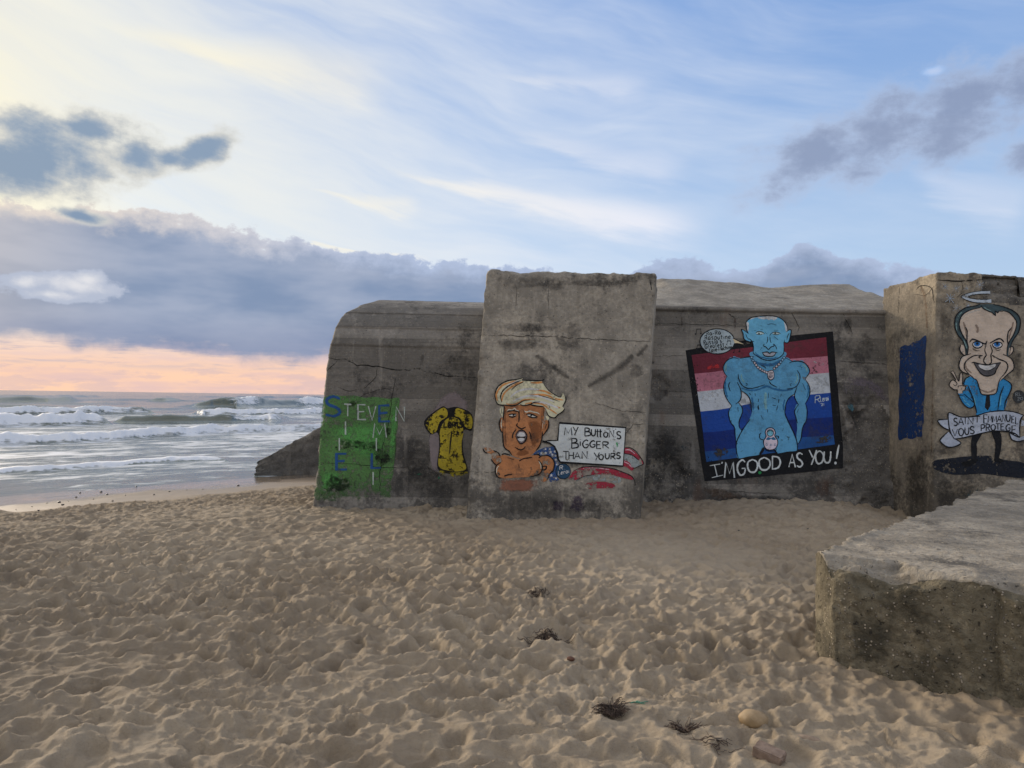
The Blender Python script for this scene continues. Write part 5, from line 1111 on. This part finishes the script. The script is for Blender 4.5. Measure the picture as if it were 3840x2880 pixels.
wd_.make('banner_lettering', ban, inkd, 5.8, strokes=W_(boxed([('S', 292, 352, 740, 852), ('A', 362, 440, 735, 840), ('I', 452, 478, 730, 828), ('N', 500, 585, 735, 832), ('T', 596, 684, 716, 808), ('E', 736, 796, 692, 818), ('M', 800, 862, 712, 806), ('M', 868, 930, 710, 806), ('A', 938, 1000, 705, 800), ('N', 1008, 1062, 695, 796), ('U', 1072, 1130, 690, 790), ('E', 1150, 1192, 715, 812), ('L', 1206, 1254, 725, 830)], D2) + boxed([('V', 272, 350, 908, 1010), ('O', 366, 440, 892, 1000), ('U', 458, 520, 878, 985), ('S', 532, 602, 866, 972), ('P', 696, 756, 838, 936), ('R', 770, 832, 832, 930), ('O', 844, 912, 836, 920), ('T', 916, 978, 820, 912), ('E', 990, 1046, 825, 915), ('G', 1064, 1134, 832, 930), ('E', 1152, 1222, 855, 975)], D2), 15, D2))
dsc = wd_.make('signature_disc', tD, paint((54, 58, 60), 0.38, 1.2), 0.8, fills=[circ(1262, 425, 92, 98, 24)], tr=D2, label='small dark round signature mark')
wd_.make('disc_lettering', dsc, paint((116, 122, 126), 0.40, 1.5), 1.4, strokes=W_(line('RL', (1215, 420), (1310, 405), 50, D2) + line('20', (1240, 480), (1325, 470), 44, D2), 8, D2))
wd_.make('teal_smear', tD, paint((84, 110, 112), 0.54, 1.3), 0.3, soft=['500,1480 600,1420 720,1390 730,1450 650,1490 560,1560'], tr=Z4)
wd_.make('mould_stain', tD, mst, 0, soft=['410,250 480,240 520,330 500,560 420,620', '400,1180 560,1120 560,1220 420,1240', '390,1350 520,1360 700,1420 520,1580 380,1600', '860,550 960,500 965,760 880,740'], tr=Z4)
cracks(wd_, tD, D1, [('70,82 200,90 400,95 560,86 735,72', 6), ('420,100 440,200 418,270 340,345', 2.6), ('610,720 700,680 760,610 830,595', 2.0), ('70,405 160,402 330,400', 2.0), ('1180,1030 1340,1050', 2.0)])
wl_ = Wall(qDL, nDL)
wl_.make('blue_paint', tD, paint((20, 50, 96), 0.39, 1.45, None, 0.7, edge=0.07), 0, fills=['163,545 172,520 200,508 222,512 250,490 290,478 312,458 335,447 336,500 330,560 333,640 324,720 328,800 318,900 320,1000 308,1060 310,1100 280,1104 240,1118 200,1110 160,1124 152,1060 160,980 154,900 162,800 158,700 166,620'], tr=Z4, label='tall patch of dark blue paint on the side face')
wl_.make('mould_stain', tD, mst, 0.2, soft=['160,1150 300,1130 380,1250 370,1600 250,1620 170,1400'], tr=Z4)
wl_.make('rust_stain', tD, paint((110, 78, 48), 0.44, 1.4, edge=0.16, solid=0.6), 0.2, strokes=[{'p': '300,120 330,220 340,400', 'w': 70, 'soft': True}, {'p': '380,650 375,900 370,1200', 'w': 50, 'soft': True}], tr=Z4)
cracks(wl_, tD, Z4, [('270,150 300,125 345,122 378,150 385,260', 3.4), ('158,120 155,300', 1.8), ('390,130 330,190 250,180', 1.8)])

# ------------------------------------------------------------------ small things on the sand
def simple_mat(name, c1, c2, scale=30.0, rough=0.85, bs=0.4):
    m, b = new_mat(name); pos = P_()
    n = noise(pos, scale, 4.0, 0.6)
    setp(b, Base_Color=mixc(sstep(n, 0.35, 0.65), c1, c2), Roughness=rough); bump(b, n, bs, 0.006)
    return m
def stone(name, loc, sx, sy, sz, mat, seed, rz=0.0, seg=20, lump=0.12):
    bm = bmesh.new(); bmesh.ops.create_icosphere(bm, subdivisions=3 if seg > 10 else 2, radius=1.0)
    V = np.array([v.co[:] for v in bm.verts])
    n = fbm(V[:, 0] * 1.2 + seed, V[:, 1] * 1.2, V[:, 2] * 1.2 + seed, octs=3, seed=900 + seed) - 0.5
    V = V * (1 + n[:, None] * lump * 4)
    V = V * np.array([sx, sy, sz]); c_, s_ = math.cos(rz), math.sin(rz)
    V = np.stack([V[:, 0] * c_ - V[:, 1] * s_, V[:, 0] * s_ + V[:, 1] * c_, V[:, 2]], 1)
    for v, co in zip(bm.verts, V): v.co = co
    me = bpy.data.meshes.new(name); bm.to_mesh(me); bm.free()
    me.polygons.foreach_set('use_smooth', [True] * len(me.polygons)); me.materials.append(mat)
    o = bpy.data.objects.new(name, me); col.objects.link(o); o.location = loc; return o
def ground(px, py):
    p = at_z(px, py, 0.0)
    for _ in range(8): p = at_z(px, py, sand_z(p.x, p.y))
    return p
M_ST = simple_mat('honey_stone', (0.27, 0.19, 0.10), (0.36, 0.265, 0.155), 18.0, 0.7)
p = ground(2826, 2712)
tag(stone('stone', (p.x, p.y, p.z + 0.020), 0.072, 0.054, 0.040, M_ST, 3, rz=-0.4, lump=0.09), 'smooth honey-coloured oval stone lying on the sand', 'stone')
# half-buried squared piece of wood
M_WD = simple_mat('weathered_wood', (0.19, 0.135, 0.10), (0.27, 0.20, 0.155), 26.0, 0.9)
p = ground(2885, 2838)
bm = bmesh.new(); bmesh.ops.create_cube(bm, size=1.0)
bmesh.ops.scale(bm, vec=(0.125, 0.075, 0.05), verts=bm.verts)
bmesh.ops.bevel(bm, geom=bm.edges[:], offset=0.005, segments=2, affect='EDGES')
bmesh.ops.subdivide_edges(bm, edges=bm.edges[:], cuts=2, use_grid_fill=True)
for v in bm.verts: v.co += Vector((random.uniform(-1, 1), random.uniform(-1, 1), random.uniform(-1, 1))) * 0.0015
me = bpy.data.meshes.new('wood_offcut'); bm.to_mesh(me); bm.free(); me.materials.append(M_WD)
o = bpy.data.objects.new('wood_offcut', me); col.objects.link(o); o.location = (p.x, p.y, p.z + 0.012); o.rotation_euler = (R(6), R(9), R(-38))
tag(o, 'squared brown wood offcut half sunk in the sand', 'wood')
# half buried shard beside it
p = ground(3030, 2775)
tag(stone('shell_shard', (p.x, p.y, p.z + 0.004), 0.062, 0.022, 0.016, simple_mat('brown_shell', (0.24, 0.18, 0.13), (0.34, 0.26, 0.19)), 7, rz=-0.35), 'thin brown shard half buried near the wood offcut', 'shell')
p = ground(2140, 2475)
tag(stone('bark_piece', (p.x, p.y, p.z + 0.008), 0.026, 0.014, 0.014, simple_mat('red_brown_bark', (0.10, 0.045, 0.03), (0.16, 0.08, 0.05)), 9, rz=-0.3), 'tiny reddish brown piece of bark lying alone on the sand', 'bark')

# seaweed: tangles of thin strands
M_SW = simple_mat('dry_seaweed', (0.035, 0.024, 0.018), (0.085, 0.055, 0.04), 40.0, 0.8)
def tube(V, F, path, rad):
    i0 = len(V); n = len(path)
    for i, q_ in enumerate(path):
        t = (path[min(i + 1, n - 1)] - path[max(i - 1, 0)]).normalized(); a = t.orthogonal().normalized(); b_ = t.cross(a)
        rr_ = rad * (1 - 0.6 * i / n)
        for k_ in range(4): V.append(q_ + a * rr_ * math.cos(k_ * math.pi / 2) + b_ * rr_ * math.sin(k_ * math.pi / 2))
    for i in range(n - 1):
        for k_ in range(4): F.append([i0 + i * 4 + k_, i0 + i * 4 + (k_ + 1) % 4, i0 + (i + 1) * 4 + (k_ + 1) % 4, i0 + (i + 1) * 4 + k_])
def seaweed(px, py, sx, sy, n, label, rz=0.0, hgt=0.02, rad=0.0024):
    c0 = ground(px, py); V = []; F = []
    cz, szz = math.cos(rz), math.sin(rz)
    starts = []
    for i in range(n):
        r_, a = abs(random.gauss(0, 0.45)), random.uniform(0, 6.283)
        x, y = sx * r_ * math.cos(a), sy * r_ * math.sin(a); d = random.uniform(0, 6.283)
        starts.append((x, y, d))
    P = []
    for x, y, d in starts:
        path = []; L = random.randint(4, 8); base = random.uniform(0.0, hgt) * math.exp(-(x / sx) ** 2 - (y / sy) ** 2)
        for k_ in range(L):
            d += random.uniform(-.7, .7); x += math.cos(d) * 0.014; y += math.sin(d) * 0.012
            path.append((c0.x + x * cz - y * szz, c0.y + x * szz + y * cz, base + random.uniform(0, .006)))
        P.append(path)
    flat = np.array([(q_[0], q_[1]) for pa in P for q_ in pa]); zz = sand_height(flat[:, 0], flat[:, 1]); i = 0
    for pa in P:
        pp = []
        for q_ in pa: pp.append(Vector((q_[0], q_[1], zz[i] + 0.003 + q_[2])) - c0); i += 1
        tube(V, F, pp, rad * random.uniform(.6, 1.4))
    o = mesh_obj('seaweed_clump', V, F, M_SW); o.location = c0
    return tag(o, label, 'seaweed', 'seaweed clumps on the sand')
seaweed(2045, 2378, 0.13, 0.055, 130, 'wide flat tangle of dark seaweed, on its own well short of the bunker', 0.0)
seaweed(2292, 2675, 0.040, 0.052, 150, 'dense round clump of dark brown seaweed beside a green scrap of twine', 0.3, 0.03)
seaweed(2565, 2752, 0.034, 0.042, 80, 'loose seaweed clump with straggling ends beside the oval stone', -0.5)
seaweed(2690, 2800, 0.07, 0.018, 18, 'straggling thin wisp of seaweed next to the wood offcut', -0.35, 0.01, 0.002)
seaweed(2020, 2210, 0.07, 0.035, 36, 'small sparse seaweed wisp on the way to the tall block', 0.2, 0.015)
# green twine
M_GR = simple_mat('green_twine', (0.03, 0.16, 0.11), (0.06, 0.24, 0.17), 60.0, 0.6)
c0 = ground(2395, 2640); V = []; F = []
for (ax, ay, bx_, by_) in ((-0.05, 0.01, 0.05, 0.0), (-0.01, 0.018, 0.03, -0.03)):
    path = []
    for t in range(8):
        x, y = ax + (bx_ - ax) * t / 7, ay + (by_ - ay) * t / 7 + 0.006 * math.sin(t)
        path.append(Vector((x, y, sand_z(c0.x + x, c0.y + y) + 0.005 - c0.z)))
    tube(V, F, path, 0.004)
o = mesh_obj('twine', V, F, M_GR); o.location = c0
tag(o, 'short scrap of green twine lying beside dark seaweed', 'twine')

# dark pebbles on the damp sand near the water
M_PB = simple_mat('dark_wet_pebble', (0.03, 0.028, 0.027), (0.07, 0.062, 0.055), 40.0, 0.4)
pb = [(379, 1845, 7), (402, 1855, 8), (300, 1848, 5), (286, 1865, 6), (222, 1885, 9), (235, 1894, 8), (219, 1908, 6), (422, 1879, 7), (577, 1856, 7), (144, 1915, 7), (511, 1825, 5), (893, 1822, 8), (188, 1822, 4), (176, 1887, 5), (635, 1844, 7), (350, 1872, 4), (255, 1880, 4), (330, 1905, 5), (120, 1900, 4), (60, 1912, 4), (470, 1858, 4), (700, 1838, 4), (760, 1835, 5), (20, 1925, 5)]
for i, (px, py, s_) in enumerate(pb):
    p = ground(px, py); r_ = s_ * p.y / FPX * 0.65
    tag(stone('pebble', (p.x, p.y, p.z + r_ * 0.25), r_ * random.uniform(.9, 1.3), r_ * random.uniform(.7, 1.1), r_ * 0.62, M_PB, 20 + i, rz=random.uniform(0, 3), seg=8), "small dark pebble on the damp sand along the water's edge", 'pebble', "dark pebbles along the water's edge")
for i, (px, py, s_) in enumerate([(2770, 1990, 3), (3030, 1985, 4), (3090, 2020, 3), (2900, 2030, 3)]):
    p = ground(px, py); r_ = s_ * p.y / FPX
    tag(stone('pebble', (p.x, p.y, p.z + r_ * 0.4), r_ * 1.3, r_, r_ * 0.7, M_PB, 60 + i, seg=8), 'tiny dark pebble on the dry sand in front of the recessed wall', 'pebble', 'pebbles in front of the recessed wall')
